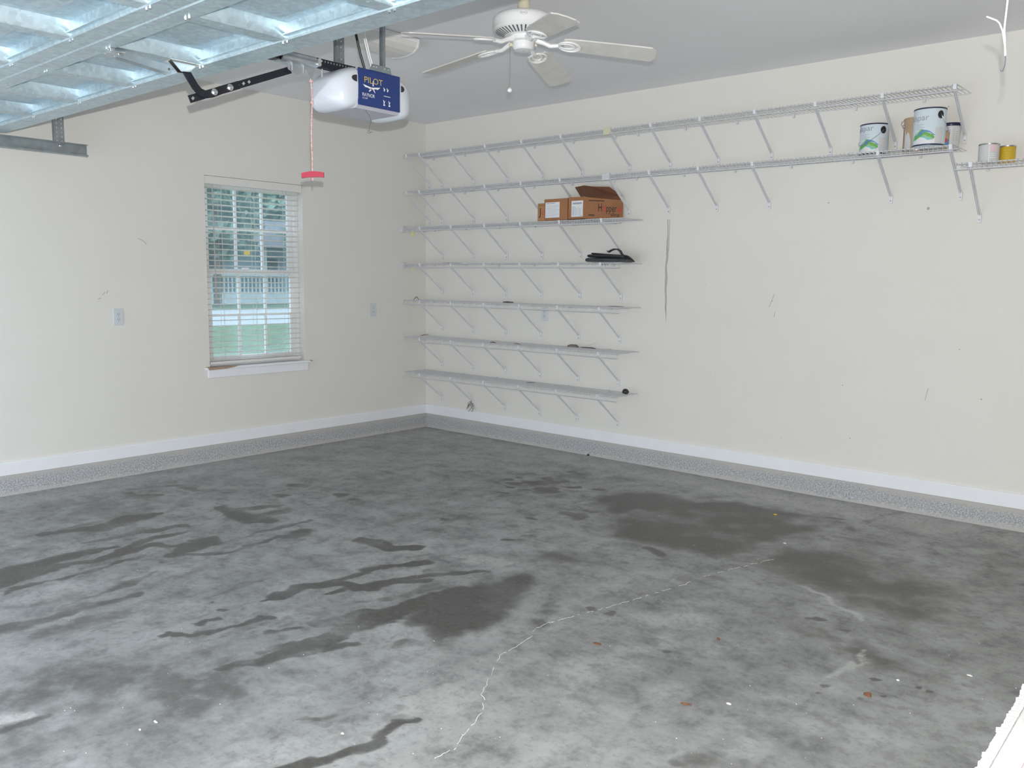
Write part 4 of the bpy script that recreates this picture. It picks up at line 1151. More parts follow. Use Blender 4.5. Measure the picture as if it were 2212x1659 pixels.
# ------------------------------------------------------------------ door opener
XO = 2.77
op = thing('door_opener', 'garage door opener with white lenses and a navy printed side panel', 'door opener', (XO, -3.01, 2.21))
OY0, OY1 = -3.135, -2.885; OX0, OX1 = 2.64, 2.90; OZ0, OZ1 = 2.225, 2.385
q = MB(); q.prism([(x, OY0, z) for x, z in ((OX0,OZ0+.01),(OX0+.02,OZ0-.012),(OX1-.02,OZ0-.012),(OX1-.004,OZ0),(OX1-.004,OZ1-.01),(OX1-.03,OZ1+.004),(OX0+.02,OZ1+.004),(OX0,OZ1-.02))], (0, OY1-OY0, 0))
q.build('chassis', M['chassis'], op)
def lens(name, ysign, bulge):
    """bulging milky cover at one end of the opener"""
    nu, nv = 9, 24
    v = []; f = []
    yb = OY0 if ysign < 0 else OY1
    xc, zc_ = (OX0+OX1)/2, (OZ0+OZ1)/2
    for i in range(nu+1):
        t_ = i/nu
        sc_ = (1 - t_**2.6)**(1/2.6) if t_ < 1 else 0.0
        for k_ in range(nv):
            a = 2*PI*k_/nv
            cx = math.copysign(abs(math.cos(a))**.42, math.cos(a)); cz = math.copysign(abs(math.sin(a))**.42, math.sin(a))
            hx = (OX1-OX0)/2+.002; hz = (OZ1-OZ0)/2+.012
            z = zc_ + cz*hz*(.42+.58*sc_ if sc_ > 0 else .0) * (1 if sc_ > 0 else 0)
            z -= (.055*t_**1.3)*(.5+.5*cz) - .0
            z -= .012*math.sin(PI*min(1, t_*1.2))*(.5-.5*cz)
            x = xc + cx*hx*sc_
            v.append((x, yb + ysign*bulge*t_, z if sc_ > 0 else zc_-.03))
    for i in range(nu):
        for k_ in range(nv):
            f.append((i*nv+k_, i*nv+(k_+1)%nv, (i+1)*nv+(k_+1)%nv, (i+1)*nv+k_))
    f.append(tuple(range(nv)))
    q = MB(); q.add(v, f, 0, True)
    return q.build(name, M['lens'], op)
ll = lens('light_lens', -1, .120); lr = lens('light_lens', 1, .120)
def vent(y0, y1, zc_, parent, flip):
    q = MB(); P = []
    for i in range(9):
        a = PI*i/8
        P.append((OX1+.0025, (y0+y1)/2 + flip*(-(y1-y0)/2 + (y1-y0)*math.sin(a)), zc_ + .015*math.cos(a)))
    q.prism(P, (.001,0,0)); return q.build('vent_opening', M['kprint'], parent)
vent(-3.172,-3.142,2.338,ll,-1); vent(-2.878,-2.858,2.335,lr,1)
# panel with printing
q = MB(); q.bbox((OX1-.004, OY0, OZ0), (OX1+.004, OY1, OZ1+.004), .003); pn = q.build('front_panel', M['navy'], op)
PX = OX1+.0046
RU = (0,1,0); 
q = MB(); put_text(q, 'PILOT', (PX, OY0+.034, 2.328), RU, (0,0,1), .026, .108)
q.build('lettering', M['gold'], pn)
q = MB()
W2 = lambda y, z: (PX+.0002, OY0+y, z)
q.add([W2(.024,2.3185), W2(.075,2.310), W2(.128,2.3185), W2(.112,2.306), W2(.098,2.307), W2(.075,2.300), W2(.052,2.307), W2(.038,2.307)], [(0,7,6,1),(1,6,5),(1,5,4),(1,4,3,2)])
q.add([W2(.081,2.318), W2(.088,2.318), W2(.0855,2.342), W2(.0835,2.342)], [(0,1,2,3)])
q.add([W2(.058,2.292), W2(.064,2.290), W2(.080,2.304), W2(.072,2.306)], [(0,1,2,3)]); q.add([W2(.092,2.291), W2(.098,2.288), W2(.090,2.304), W2(.082,2.304)], [(0,1,2,3)])
put_text(q, 'RAYNOR', (PX, OY0+.022, 2.266), RU, (0,0,1), .0155, .072)
put_text(q, '1/2 HP', (PX, OY0+.022, 2.254), RU, (0,0,1), .0075, .030)
for y, z in ((.152,2.314),(.172,2.314),(.150,2.258),(.182,2.258)):
    q.add([W2(y-.007,z+.008), W2(y-.003,z+.008), W2(y,z+.002), W2(y+.007,z+.004), W2(y+.003,z-.001), W2(y+.002,z-.008), W2(y-.004,z-.008), W2(y-.003,z)], [(0,1,2,7),(2,3,4,7),(7,4,5,6)])
for y in (.150, .182): q.add([W2(y-.006,2.241), W2(y+.006,2.241), W2(y+.004,2.248), W2(y-.004,2.248)], [(0,1,2,3)])
for i in range(9): q.add([W2(.148+i*.0045,2.283), W2(.1514+i*.0045,2.283), W2(.1514+i*.0045,2.2862), W2(.148+i*.0045,2.2862)], [(0,1,2,3)])
q.build('lettering', M['print'], pn)
# roof bracket and hanging straps
q = MB(); q.box((XO-.10,-3.06,OZ1+.003),(XO+.14,-2.96,OZ1+.006)); q.prism([(XO+.139,-3.075,OZ1+.002),(XO+.139,-2.945,OZ1+.002),(XO+.139,-2.955,OZ1+.030),(XO+.139,-3.06,OZ1+.030)], (.003,0,0)); mb_ = q.build('mounting_bracket', M['zinc_d'], op)
q = MB()
for y in (-3.05,-3.035,-2.985,-2.965): q.lathe([(.0045,0),(.0045,.001)], (XO+.1425,y,OZ1+.020), 8, axis='x')
q.build('punched_holes', M['bolt'], mb_)
for (x, y, w) in ((XO-.085,-3.075,.060),(XO+.10,-2.965,.032)):
    q = MB(); q.box((x,y-w/2,OZ1+.004),(x+.003,y+w/2,H)); q.box((x,y-w/2,OZ1+.004),(x+.022,y-w/2+.003,H))
    o = q.build('hanger_strap', M['zinc_d'], op)
    q = MB()
    for i in range(16):
        for dy in ((-.012,.012) if w > .05 else (0,)):
            q.lathe([(.004,0),(.004,.0008)], (x+.0031,y+dy,OZ1+.03+i*.027), 6, axis='x')
    q.build('punched_holes', M['bolt'], o)
# rail, trolley, arms
RZ = 2.405
q = MB(); q.bbox((XO-.022,-6.10,RZ-.022),(XO+.022,-3.08,RZ+.006),.003); q.box((XO-.006,-6.10,RZ+.006),(XO+.006,-3.05,RZ+.018))
rail = q.build('rail', M['black'], op)
q = MB()
for i in range(60): q.box((XO+.0222,-3.10-.0165*i,RZ+.000),(XO+.0228,-3.105-.0165*i,RZ+.007))
q.build('chain_marks', M['zinc'], rail)
q = MB(); q.bbox((XO-.04,-6.15,RZ-.06),(XO+.04,-6.09,RZ+.05),.004); q.build('header_bracket', M['zinc_d'], op)
q = MB()
q.bbox((XO-.032,-3.47,RZ-.034),(XO+.032,-3.285,RZ+.010),.004)
q.lathe([(.016,-.10),(.016,.085)], (XO+.026,-3.37,RZ-.018), 12, axis='y')
q.prism([(XO+.018,-3.44,RZ-.030),(XO+.018,-3.33,RZ-.030),(XO+.018,-3.345,RZ-.060),(XO+.018,-3.385,RZ-.080),(XO+.018,-3.43,RZ-.065)], (.003,0,0))
q.prism([(XO+.012,-3.345,RZ-.030),(XO+.012,-3.285,RZ-.030),(XO+.012,-3.295,RZ-.072),(XO+.012,-3.315,RZ-.080)], (.003,0,0))
trl = q.build('trolley', M['zinc'], op)
q = MB()
for y in (-3.415,-3.355,-3.255): q.lathe([(.005,-.018),(.005,.018),(.003,.02)], (XO+.024,y,RZ-.05), 8)
q.lathe([(.010,-.004),(.010,.012)], (XO+.034,-3.28,RZ-.004), 10, axis='x'); q.lathe([(.010,-.01),(.010,.006)], (XO+.045,-3.285,RZ-.02), 10, axis='x')
q.build('bolt', M['bolt'], trl)
q = MB(); q.bbox((XO-.03,-3.53,RZ-.03),(XO+.03,-3.475,RZ+.008),.004); q.build('stop', M['blackp'], op)
def flat_arm(q, pts, x, w, th):
    """flat bar bent inside a plane of constant x"""
    P = [Vector((0,)+p) for p in pts]; N = len(P); v = []; f = []
    for i, p in enumerate(P):
        d = (P[min(i+1,N-1)]-P[max(i-1,0)]).normalized(); s = Vector((0,-d.z,d.y))
        for a, b in ((-1,-1),(1,-1),(1,1),(-1,1)): v.append((x+b*th/2, (p+s*a*w/2).y, (p+s*a*w/2).z))
    for i in range(N-1): f += [(i*4+k_, i*4+(k_+1)%4, i*4+4+(k_+1)%4, i*4+4+k_) for k_ in range(4)]
    f += [(3,2,1,0), tuple((N-1)*4+k_ for k_ in range(4))]
    q.add(v, f)
a0, a1 = Vector((-3.885,2.143)), Vector((-3.405,2.345))
arm = bpy.data.objects.new('door_arm', None); COL.objects.link(arm); arm.parent = op; arm.location = Vector((XO, -3.65, 2.24)) - op.location
q = MB(); flat_arm(q, [tuple(a0+(a1-a0)*i/4) for i in range(5)], XO, .030, .004)
sa = q.build('straight_bar', M['black'], arm)
q = MB(); flat_arm(q, [(-3.912,2.268),(-3.898,2.248),(-3.880,2.222),(-3.862,2.196),(-3.842,2.178),(-3.818,2.172),(-3.790,2.180)] + [tuple(a0+(a1-a0)*u) for u in (.28,.38,.46)], XO+.006, .032, .005)
q.build('curved_bar', M['black'], arm)
for u in (.22, .37):
    q = MB(); p = a0+(a1-a0)*u
    q.lathe([(.010,-.004),(.010,.012),(.006,.014)], (XO+.008,p.x,p.y), 6, axis='x'); q.lathe([(.0135,0),(.0135,.003)], (XO+.0085,p.x,p.y), 12, axis='x')
    q.build('bolt', M['bolt'], arm)
q = MB()
for u in (.03,.455,.51,.565):
    p = a0+(a1-a0)*u; q.bar((XO+.0026,p.x-.004,p.y-.0048),(XO+.0026,p.x+.004,p.y+.0048),.0012,.010,(0,1,0))
q.build('hole', M['bolt'], arm)
q = MB()
for x in (XO-.014, XO+.017): q.prism([(x,-3.965,DZ0+.004),(x,-3.86,DZ0+.004),(x,-3.885,DZ0-.030),(x,-3.925,DZ0-.034)], (.003,0,0))
q.lathe([(.007,-.02),(.007,.022)], (XO,-3.908,DZ0-.012), 8, axis='x'); q.box((XO-.03,-3.975,DZ0+.001),(XO+.035,-3.85,DZ0+.0035))
q.build('door_bracket', M['bolt'], gd)
# cords
q = MB(); q.tube([(XO+.02,-2.998,OZ1+.004),(XO+.02,-3.01,OZ1+.045),(XO+.018,-3.03,OZ1+.10),(XO+.014,-3.05,OZ1+.18),(XO,-3.08,OZ1+.30),(XO,-3.10,H)], .0065, 8); q.build('power_cord', M['blackp'], op)
q = MB()
for dx in (0,.012): q.tube([(XO+.05+dx,-2.985,OZ1+.005),(XO+.05+dx,-2.995,OZ1+.055),(XO+.05+dx,-3.012,OZ1+.10),(XO+.045+dx,-3.03,OZ1+.17),(XO+.03+dx,-3.06,H)], .0028, 6)
q.build('bell_wire', M['cable'], op)
q = MB(); q.tube([(XO+.10,-3.07,OZ0-.011),(XO+.10,-3.045,OZ0-.035),(XO+.10,-3.035,OZ0-.055),(XO+.10,-3.045,OZ0-.085),(XO+.10,-3.05,OZ0-.105)], .0011, 4)
q.tube([(XO+.10,-3.05+.008*math.cos(a),OZ0-.108+.006*math.sin(a)) for a in [i*.7 for i in range(9)]] + [(XO+.10,-3.028,OZ0-.104)], .0010, 4)
q.build('antenna_wire', M['barewire'], op)
# emergency release cord
rc = thing('release_cord', 'red and white emergency release cord with red handle below the trolley', 'pull cord', (XO+.014,-3.308,1.90))
q = MB()
P = [(XO+.0135,-3.308,RZ-.084)]
for i in range(1, 13):
    u = i/12; P.append((XO+.0135+.003*math.sin(9*u), -3.308+.006*math.sin(5*u)*(1-u), RZ-.084-(RZ-.084-1.915)*u))
q.tube(P, .0034, 6)
q.lathe([(.002,-.008),(.008,-.004),(.008,.004),(.002,.008)], (XO+.0135,-3.306,RZ-.094), 8); q.lathe([(.002,-.010),(.0075,-.005),(.0075,.005),(.002,.010)], P[3], 8)
q.build('rope', M['rope'], rc)
q = MB()
hd = Vector((.75,.66,0)).normalized()
v = []; f = []
for i in range(7):
    u = -1+2*i/6
    c_ = Vector((XO+.0135,-3.305,1.905)) + hd*(.050*u) + Vector((0,0,-.005*u*u + .002*u))
    hh, dd = .013*(1-.15*abs(u)), .008
    s = Vector((-hd.y, hd.x, 0))
    v += [c_+s*dd+Vector((0,0,hh)), c_-s*dd+Vector((0,0,hh)), c_-s*dd-Vector((0,0,hh)), c_+s*dd-Vector((0,0,hh))]
for i in range(6): f += [(i*4+k_, i*4+(k_+1)%4, i*4+4+(k_+1)%4, i*4+4+k_) for k_ in range(4)]
f += [(3,2,1,0), (24,25,26,27)]
q.add(v, f); q.build('handle', M['red'], rc)
q = MB(); q.lathe([(.002,0),(.006,-.004),(.005,-.012),(.001,-.016)], (XO+.0135,-3.305,1.891), 8); q.build('knot', M['rope'], rc)

# ------------------------------------------------------------------ ceiling fan
FX, FY = 3.17, -2.30
fan = thing('ceiling_fan', 'white five-blade ceiling fan with pull chain', 'ceiling fan', (FX, FY, H))
c0 = (FX, FY, 0)
q = MB(); q.lathe([(.065,H),(.064,H-.012),(.050,H-.028),(.036,H-.034),(.020,H-.035)], c0, 28); q.build('canopy', M['fanwhite'], fan)
q = MB(); q.lathe([(.026,H-.030),(.028,2.82),(.033,2.785),(.0375,2.756),(.020,2.754)], c0, 24); q.build('yoke_cover', M['fancream'], fan)
q = MB(); q.lathe([(.030,2.757),(.100,2.757),(.138,2.748),(.152,2.735),(.1545,2.722),(.1545,2.700),(.1515,2.690),(.1530,2.684),(.148,2.676),(.092,2.652),(.075,2.650),(.05,2.648)], c0, 56); mh = q.build('motor_housing', M['fanwhite'], fan)
q = MB()
for i in range(40):
    a = 2*PI*i/40
    r0, r1, w = .094, .140, .0028
    d = Vector((math.cos(a), math.sin(a), 0)); s = Vector((-d.y, d.x, 0))
    p0, p1 = Vector((FX,FY,2.6519))+d*(r0+.002), Vector((FX,FY,2.6712))+d*r1
    q.add([p0+s*w, p0-s*w, p1-s*w*1.4, p1+s*w*1.4], [(0,1,2,3)])
q.build('vent_slots', M['slot'], mh)
vd = Vector((CAM.x-FX, CAM.y-FY, 0)).normalized(); vs = Vector((-vd.y, vd.x, 0))
q = MB()
ring = [Vector((FX,FY,2.722)) + vd*.153 + vs*(.021*math.cos(a)) + Vector((0,0,.0115*math.sin(a))) for a in [2*PI*i/20 for i in range(20)]]
q.prism(ring, vd*.0042); bd = q.build('badge', M['fanwhite'], mh)
q = MB()
for i in range(20):
    a, b = 2*PI*i/20, 2*PI*(i+1)/20
    o = Vector((FX,FY,2.722)) + vd*.1575
    q.add([o+vs*(.018*math.cos(a)*s_)+Vector((0,0,.0095*math.sin(a)*s_)) for s_ in (1,.88)] + [o+vs*(.018*math.cos(b)*s_)+Vector((0,0,.0095*math.sin(b)*s_)) for s_ in (.88,1)], [(0,1,2,3)])
for i in range(6): q.add([Vector((FX,FY,2.7195+zz))+vd*.1575+vs*(-.0125+.0042*i+ww) for ww, zz in ((0,0),(.0028,0),(.0028,.0055),(0,.0055))], [(0,1,2,3)])
q.build('lettering', M['pgrey'], bd)
q = MB(); q.lathe([(.070,2.650),(.072,2.640),(.072,2.628),(.055,2.622)], c0, 32); q.build('flywheel', M['fanwhite'], fan)
q = MB(); q.lathe([(.040,2.640),(.053,2.636),(.0535,2.630),(.0535,2.602),(.051,2.592),(.044,2.585),(.020,2.5835),(.004,2.583)], c0, 36); sh = q.build('switch_housing', M['fanwhite'], fan)
q = MB(); q.lathe([(.004,2.5835),(.004,2.581),(.001,2.580)], c0, 10); q.build('screw', M['bolt'], sh)
# blades
TH0 = 38.8
def make_blade(k_):
    th = R_(TH0 + 72*k_)
    d = Vector((math.cos(th), math.sin(th), 0)); tg = Vector((-d.y, d.x, 0))
    pitch = R_(12)
    def P(r, w, up=0.0):
        # droop from 2.630 at the hub to 2.555 at the tip; counter-clockwise edge lower
        z = 2.622 - .062*min(1, max(0, (r-.10)/.56))
        return Vector((FX, FY, z)) + d*r + tg*(w*math.cos(pitch)) + Vector((0,0,-w*math.sin(pitch)+up))
    out = [(.205,-.050),(.225,-.058),(.30,-.062),(.45,-.066),(.60,-.068),(.640,-.068),(.646,-.058),(.660,-.042),(.664,0),(.660,.042),(.646,.058),(.640,.068),(.60,.068),(.45,.066),(.30,.062),(.225,.058),(.205,.050)]
    q = MB(); n = len(out)
    lo, hi = [P(r, w, 0) for r, w in out], [P(r, w, .006) for r, w in out]
    f = [(i, i+1, n-2-i, n-1-i) for i in range((n-1)//2)] ; 
    f = [tuple(g) for g in f if len(set(g)) >= 3]
    ff = []
    for g in f:
        gg = []
        for x in g:
            if x not in gg: gg.append(x)
        ff.append(tuple(gg))
    q.add(lo+hi, ff + [tuple(x+n for x in g[::-1]) for g in ff] + [(i, n+i, n+(i+1)%n, (i+1)%n) for i in range(n)])
    bl = q.build('blade', M['fanblade'], fan)
    # cast iron: curved neck and a double-loop ornament under the blade root
    q = MB()
    neck = [Vector((FX,FY,2.634))+d*.066, Vector((FX,FY,2.622))+d*.100, Vector((FX,FY,2.606))+d*.135, P(.175, 0, -.006)]
    q.tube(neck, [.016,.012,.011,.010], 8)
    q.tube([P(.175+.055*(1-math.cos(a)), .046*math.sin(a)*(1 if a < PI else 1), -.006) for a in [2*PI*i/20 for i in range(20)]], .0052, 6, closed=True)
    q.tube([P(.178+.040*(1-math.cos(a)), .024*math.sin(a), -.005) for a in [2*PI*i/16 for i in range(16)]], .0042, 6, closed=True)
    q.tube([P(.258,.030,-.005), P(.285,.0,-.005), P(.258,-.030,-.005)], .0045, 6)
    q.build('blade_iron', M['fanwhite'], bl)
for k_ in range(5): make_blade(k_)
# pull chain on the left of the switch housing as seen from the house door
pc_ = Vector((FX,FY,0)) - Vector((.753,.658,0))*.066
q = MB(); q.bbox((pc_.x-.006,pc_.y-.006,2.602),(pc_.x+.012,pc_.y+.012,2.618),.003); q.build('chain_switch', M['fancream'], fan)
q = MB(); q.bbox((FX+.046,FY+.030,2.602),(FX+.058,FY+.042,2.614),.003); q.build('reverse_switch', M['fancream'], fan)
q = MB(); q.tube([(pc_.x,pc_.y,2.604),(pc_.x,pc_.y,2.405)], .0016, 5)
for i in range(40): q.lathe([(.0008,-.0024),(.0024,0),(.0008,.0024)], (pc_.x,pc_.y,2.602-i*.005), 5)
pch = q.build('pull_chain', M['chain'], fan)
q = MB(); q.lathe([(.002,.012),(.008,.009),(.0125,0),(.0105,-.008),(.005,-.012),(.001,-.0125)], (pc_.x,pc_.y,2.392), 16); q.build('knob', M['fanwhite'], pch)

# ------------------------------------------------------------------ fluorescent ceiling light
cl = thing('ceiling_light', 'long unlit fluorescent ceiling light behind the door opener', 'ceiling light', (1.96,-2.55,H))
y0, y1 = -3.15, -2.02
q = MB(); q.bbox((1.815,y0,H-.028),(2.105,y1,H-.001),.004); q.build('housing', M['fanwhite'], cl)
prof = [(1.822,H-.028),(1.832,H-.055),(1.865,H-.078),(1.92,H-.088),(1.96,H-.089),(2.0,H-.088),(2.055,H-.078),(2.088,H-.055),(2.098,H-.028)]
q = MB(); q.prism([(x,y0+.012,z) for x, z in prof], (0,y1-y0-.024,0)); q.build('diffuser', M['diffuser'], cl)
for y in (y0+.002, y1-.014):
    q = MB(); q.prism([(1.96+(x-1.96)*1.03,y,z-.002 if z < H-.03 else z) for x, z in prof], (0,.012,0)); q.build('end_cap', M['fanwhite'], cl)

# ------------------------------------------------------------------ cable hanging from the ceiling near the camera
ec = thing('electrical_cable', 'white electrical cable dangling from the ceiling with a stripped dark end', 'cable', (5.63,-3.64,H))
q = MB(); q.tube([(5.615,-3.60,H),(5.622,-3.63,2.5),(5.630,-3.653,2.02),(5.630,-3.662,1.962),(5.633,-3.664,1.94),(5.636,-3.664,1.908)], .0017, 8)
q.tube([(5.6005,-3.683,1.9870),(5.609,-3.676,1.983),(5.617,-3.671,1.979),(5.622,-3.668,1.973),(5.628,-3.664,1.957),(5.634,-3.662,1.925)], .0014, 8)
q.build('jacket', M['cable'], ec)
q = MB(); q.tube([(5.636,-3.664,1.910),(5.637,-3.664,1.900),(5.637,-3.666,1.888),(5.635,-3.670,1.8775),(5.633,-3.672,1.876),(5.631,-3.674,1.8795)], .0010, 6); q.build('bare_wire', M['barewire'], ec)

# ------------------------------------------------------------------ white painted rail cap of the step guard, bottom right
M['chippaint'] = mat('thick_white_paint', (0.84, 0.83, 0.83), 0.55, noise=0.04, nscale=60, bump=0.6, bscale=220)
M['dirtypaint'] = mat('dirty_white_paint', (0.70, 0.685, 0.675), 0.6, noise=0.09, nscale=22, stretch=(1,.3,1))
gr = thing('guard_rail', 'white painted wooden guard rail with ragged paint edge, corner of the frame', 'railing', (5.785,-4.2,0))
q = MB(); rnd = random.Random(2)
ya, yb_ = -5.35, -3.10; N = 420; zt = .50
L_, G_ = [], []
for i in range(N+1):
    y = ya + (yb_-ya)*i/N
    j = rnd.uniform(-.0006, .0012) + (.008*rnd.random()**2 if rnd.random() < .2 else 0)
    L_.append((5.7335 - j, y, zt - rnd.uniform(0, .0015))); G_.append((5.7525 + rnd.uniform(-.0004,.0004), y, zt + rnd.uniform(-.0004,.0006)))
v = L_ + G_ + [(x, y, zt-.012) for x, y, z in L_] + [(x, y, zt-.012) for x, y, z in G_]; n = N+1
f = []
for i in range(N): f += [(i, i+1, n+i+1, n+i), (i+1, i, 2*n+i, 2*n+i+1), (n+i, n+i+1, 3*n+i+1, 3*n+i), (2*n+i, 3*n+i, 3*n+i+1, 2*n+i+1)]
q.add(v, f); q.build('edge_strip', M['chippaint'], gr)
q = MB(); q.bbox((5.7538, ya, zt-.038),(5.800, yb_, zt-.0006),.002); cp = q.build('cap_board', M['dirtypaint'], gr)
q = MB(); q.bbox((5.8003, ya, zt-.038),(5.83, yb_, zt-.001),.002); q.build('bare_edge', M['pink'], gr)
for y in (-5.30, -3.14):
    q = MB(); q.bbox((5.745,y-.04,0),(5.825,y+.04,zt-.038),.003); q.build('post', M['trim'], gr)

# ------------------------------------------------------------------ litter on the floor
def flake(name, label, px, sx, sy, mt, curl=.004, group=None, cat='litter', rot=0.):
    c = floor_at(*px); q = MB(); rnd = random.Random(int(px[0]*7+px[1]))
    n = 9; ring = []
    for i in range(n):
        a = 2*PI*i/n; r = rnd.uniform(.75, 1.15)
        x, y = .62*sx*r*math.cos(a), .62*sy*r*math.sin(a)
        ring.append(Vector((c.x + x*math.cos(rot)-y*math.sin(rot), c.y + x*math.sin(rot)+y*math.cos(rot), .001 + curl*rnd.random())))
    top = c + Vector((0,0,.002+curl))
    base = [Vector((p.x, p.y, .0004)) for p in ring]
    q.add(ring + base + [top], [(i, (i+1)%n, 2*n) for i in range(n)] + [(n+i, n+(i+1)%n, (i+1)%n, i) for i in range(n)] + [tuple(range(n, 2*n))[::-1]])
    o = q.build(name, mt); tag(o, label, cat, group); return at_base(o, (c.x, c.y, 0))
flake('yellow_chip', 'bright yellow chip on the large dark stain', (1675,1112), .022, .014, M['ychip'])
flake('dry_leaf', 'reddish brown curled leaf on the floor nearest the guard rail', (1875,1503), .022, .015, M['leaf'], .012, 'dry leaves on the floor')
flake('dry_leaf', 'tiny orange brown leaf right of the crack, mid floor', (1552,1382), .010, .014, M['leaf'], .008, 'dry leaves on the floor')
flake('dry_leaf', 'flat brown leaf crumbs on the floor beside the crack', (1290,1391), .030, .012, M['leaf'], .005, 'dry leaves on the floor')
flake('dry_leaf', 'narrow brown leaf sliver, lower middle of the floor', (1482,1522), .010, .030, M['leaf'], .006, 'dry leaves on the floor', rot=R_(-70))
flake('dark_flake', 'dark flake at the foot of the shelf wall, left one', (1270,984), .020, .014, M['blackrub'], .012, 'dark flakes by the shelf wall')
flake('dark_flake', 'dark flake at the foot of the shelf wall, right one', (1355,998), .022, .014, M['blackrub'], .012, 'dark flakes by the shelf wall')
for i, (px, sx, sy, lab) in enumerate([((336,1560),.018,.006,'white flake on the dark patch at lower left'), ((302,1577),.009,.006,'smaller white flake below the other one at lower left'),
    ((1575,1521),.016,.009,'pale flake right of the narrow brown leaf sliver'), ((1940,1470),.009,.009,'pale flake just past the dark patch by the guard rail'),
    ((740,1585),.009,.008,'cream flake above the dark streak at the bottom edge'), ((1695,1174),.014,.008,'pale flake on the lower edge of the large dark stain'), ((2095,1460),.016,.007,'pale flake at the right side of the floor, level with the guard rail end')]):
    flake('paint_flake', lab, px, sx, sy, M['chip'], .003, 'paint flakes on the floor')
# grit: countless crumbs over the slab
rnd = random.Random(21); q = MB()
for _ in range(260):
    x, y = rnd.uniform(0, 2200), rnd.uniform(1010, 1655)
    if y < 985 + abs(x-920)*.17: continue
    c = floor_at(x, y)
    if c.x > 5.68 or c.x < .06 or c.y > -.06: continue
    s = rnd.uniform(.0009, .0024)
    q.add([(c.x-s,c.y-s*.6,.0003),(c.x+s,c.y-s*.5,.0003),(c.x+s*.3,c.y+s,.0003),(c.x,c.y,s*1.1)], [(0,1,3),(1,2,3),(2,0,3)], 0 if rnd.random() < .62 else 1)
o = q.build('floor_grit', [M['chip'], M['scrap']]); o['kind'] = 'stuff'; tag(o, 'fine white and dark grit scattered across the concrete floor', 'grit')

# ------------------------------------------------------------------ outside: driveway, lawn, street, fence, house, trees
M['drive'] = mat('driveway_concrete', (0.80, 0.79, 0.77), 0.9, noise=0.05, nscale=2)
M['lawn'] = mat('lawn', (0.075, 0.12, 0.06), 0.95, noise=0.35, nscale=3, bump=1, bscale=40)
M['road'] = mat('pale_pavement', (0.27, 0.28, 0.29), 0.9, noise=0.05, nscale=1)
M['asphalt'] = mat('asphalt', (0.10, 0.105, 0.11), 0.9, noise=0.1, nscale=3)
M['fence'] = mat('white_porch_paint', (0.55, 0.58, 0.60), 0.6)
M['siding'] = mat('pale_blue_siding', (0.36, 0.43, 0.48), 0.7)
M['roof'] = mat('grey_roof', (0.09, 0.09, 0.10), 0.9, noise=0.2, nscale=20)
M['leafg'] = mat('tree_leaves', (0.17, 0.25, 0.19), 0.8, noise=0.5, nscale=1.0)
M['bark'] = mat('tree_bark', (0.12, 0.09, 0.07), 0.9, noise=0.3, nscale=12)
struct(box_obj('driveway', (-.14, -34, -.10), (10, YF-.12, -.02), M['drive']))
struct(box_obj('lawn', (-18.4, -34, -.20), (-.14, 40, -.12), M['lawn']))
struct(box_obj('street', (-30, -34, -.20), (-18.4, 60, -.13), M['road']))
struct(box_obj('verge', (-90, -50, -.24), (-30, 90, -.12), M['lawn']))
hs = thing('neighbour_house', 'pale blue house with porch railing across the street, seen through the blind', 'house', (-40, 20, -.12))
q = MB(); q.box((-48, 9, -.2), (-39, 31, 3.2)); wl = q.build('house_wall', M['siding'], hs)
q = MB(); q.prism([(-36.4,8.6,3.05),(-48.5,8.6,3.05),(-43,8.6,5.0)], (0,22.8,0)); q.build('roof', M['roof'], hs)
b0 = None
for i in range(16):
    z = .05+i*.195
    if b0 is None:
        q = MB(); q.prism([(-39,9,z),(-38.95,9,z),(-39,9,z+.19)], (0,22,0)); b0 = q.build('siding_board', M['siding'], wl); zz0 = z
    else:
        o = bpy.data.objects.new('siding_board', b0.data); COL.objects.link(o); o.parent = wl; o.location = (0,0,z-zz0)
q = MB(); q.box((-39,9,-.2),(-36.6,31,.55)); q.build('porch_floor', M['fence'], hs)
for y in (11.0, 14.2, 19.4, 23.0, 27.5):
    q = MB(); q.box((-38.94,y,1.0),(-38.88,y+1.3,2.6)); w_ = q.build('window', M['fence'], hs)
    q = MB(); q.box((-38.885,y+.12,1.1),(-38.87,y+1.18,2.5)); q.build('pane', M['asphalt'], w_)
for y in (9.2, 13.4, 17.6, 21.8, 26.0, 30.4):
    q = MB(); q.box((-36.85,y,.55),(-36.65,y+.2,3.05)); q.build('porch_post', M['fence'], hs)
q = MB(); q.box((-36.80,9.2,1.42),(-36.70,30.6,1.52)); q.build('porch_rail', M['fence'], hs)
bl0 = None
for i in range(86):
    y = 9.4+.247*i
    if bl0 is None:
        q = MB(); q.box((-36.79,y,.55),(-36.71,y+.09,1.42)); bl0 = q.build('baluster', M['fence'], hs); yb0 = y
    else:
        o = bpy.data.objects.new('baluster', bl0.data); COL.objects.link(o); o.parent = hs; o.location = (0,y-yb0,0)
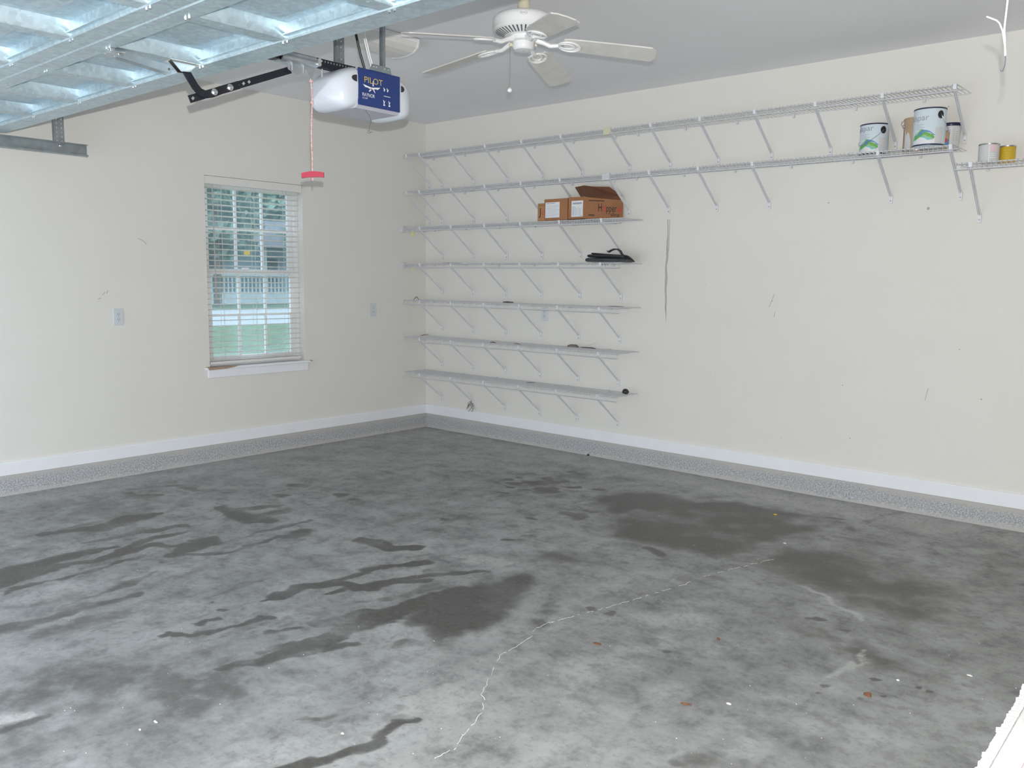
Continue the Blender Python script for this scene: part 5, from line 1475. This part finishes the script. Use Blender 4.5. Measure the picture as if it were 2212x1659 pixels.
def tree(label, x, y, h, r, seed, name='leafy_tree', zc_=None):
    rnd = random.Random(seed)
    t = thing(name, label, 'tree', (x, y, -.12), 'trees beyond the window')
    q = MB(); q.tube([(x,y,-.15),(x+.1,y,h*.3),(x-.05,y+.1,h*.55),(x,y,h*.8)], [r*.07,r*.06,r*.045,r*.02], 8)
    for i in range(6):
        a = rnd.uniform(0, 2*PI); z = h*rnd.uniform(.35,.6)
        q.tube([(x,y,z),(x+r*.35*math.cos(a),y+r*.35*math.sin(a),z+h*.12),(x+r*.6*math.cos(a),y+r*.6*math.sin(a),z+h*.18)], [r*.04,r*.025,r*.01], 6)
    q.build('trunk', M['bark'], t)
    q = MB(); zc_ = zc_ or h*.60; N = 4200
    cl_ = []
    for i in range(60):
        while True:
            p = Vector((rnd.uniform(-1,1), rnd.uniform(-1,1), rnd.uniform(-1,1)))
            if .2 < p.length < 1: break
        cl_.append(Vector((x+p.x*r*.82, y+p.y*r*.82, zc_+p.z*h*.34)))
    for i in range(N):
        c_ = rnd.choice(cl_); p = c_ + Vector((max(-1,min(1,rnd.gauss(0,.4))), max(-1,min(1,rnd.gauss(0,.4))), max(-1,min(1,rnd.gauss(0,.35)))))*r*.22
        n_ = Vector((rnd.uniform(-1,1), rnd.uniform(-1,1), rnd.uniform(-.3,1))).normalized()
        s = n_.orthogonal().normalized(); u = n_.cross(s); L = rnd.uniform(.05,.09)*r
        q.add([p-s*L*1.2, p-u*L*.6+n_*L*.1, p+s*L*1.2, p+u*L*.6+n_*L*.1], [(0,1,2,3)])
    o = q.build('foliage', M['leafg'], t, recalc=False); o['kind'] = 'stuff'
tree('large tree standing before the house, right of the window view', -33.2, 23.2, 9.0, 2.9, 1)
tree('tree standing before the house, middle of the window view', -33.4, 17.0, 8.6, 2.9, 2)
tree('leafy tree behind the house roof, left of the window view', -54, 22, 11.5, 4.8, 3)
tree('leafy tree behind the house roof, middle of the window view', -54, 32, 12.5, 4.8, 4)
tree('leafy tree behind the house roof, right of the window view', -54, 42, 12.0, 4.8, 5)
tree('dense tree at the far right beyond the house', -36, 36, 10.5, 4.2, 6)

for o in bpy.data.objects:
    if o.parent and o.type == 'MESH':
        n_ = o.name.split('.')[0]
        if n_ in ('lettering','print','barcode','punched_holes','rail_screws','slot_holes','chain_marks','vent_slots','label_picture','nail_hole','scratch','tie_wire','slot'):
            o['kind'] = 'stuff'
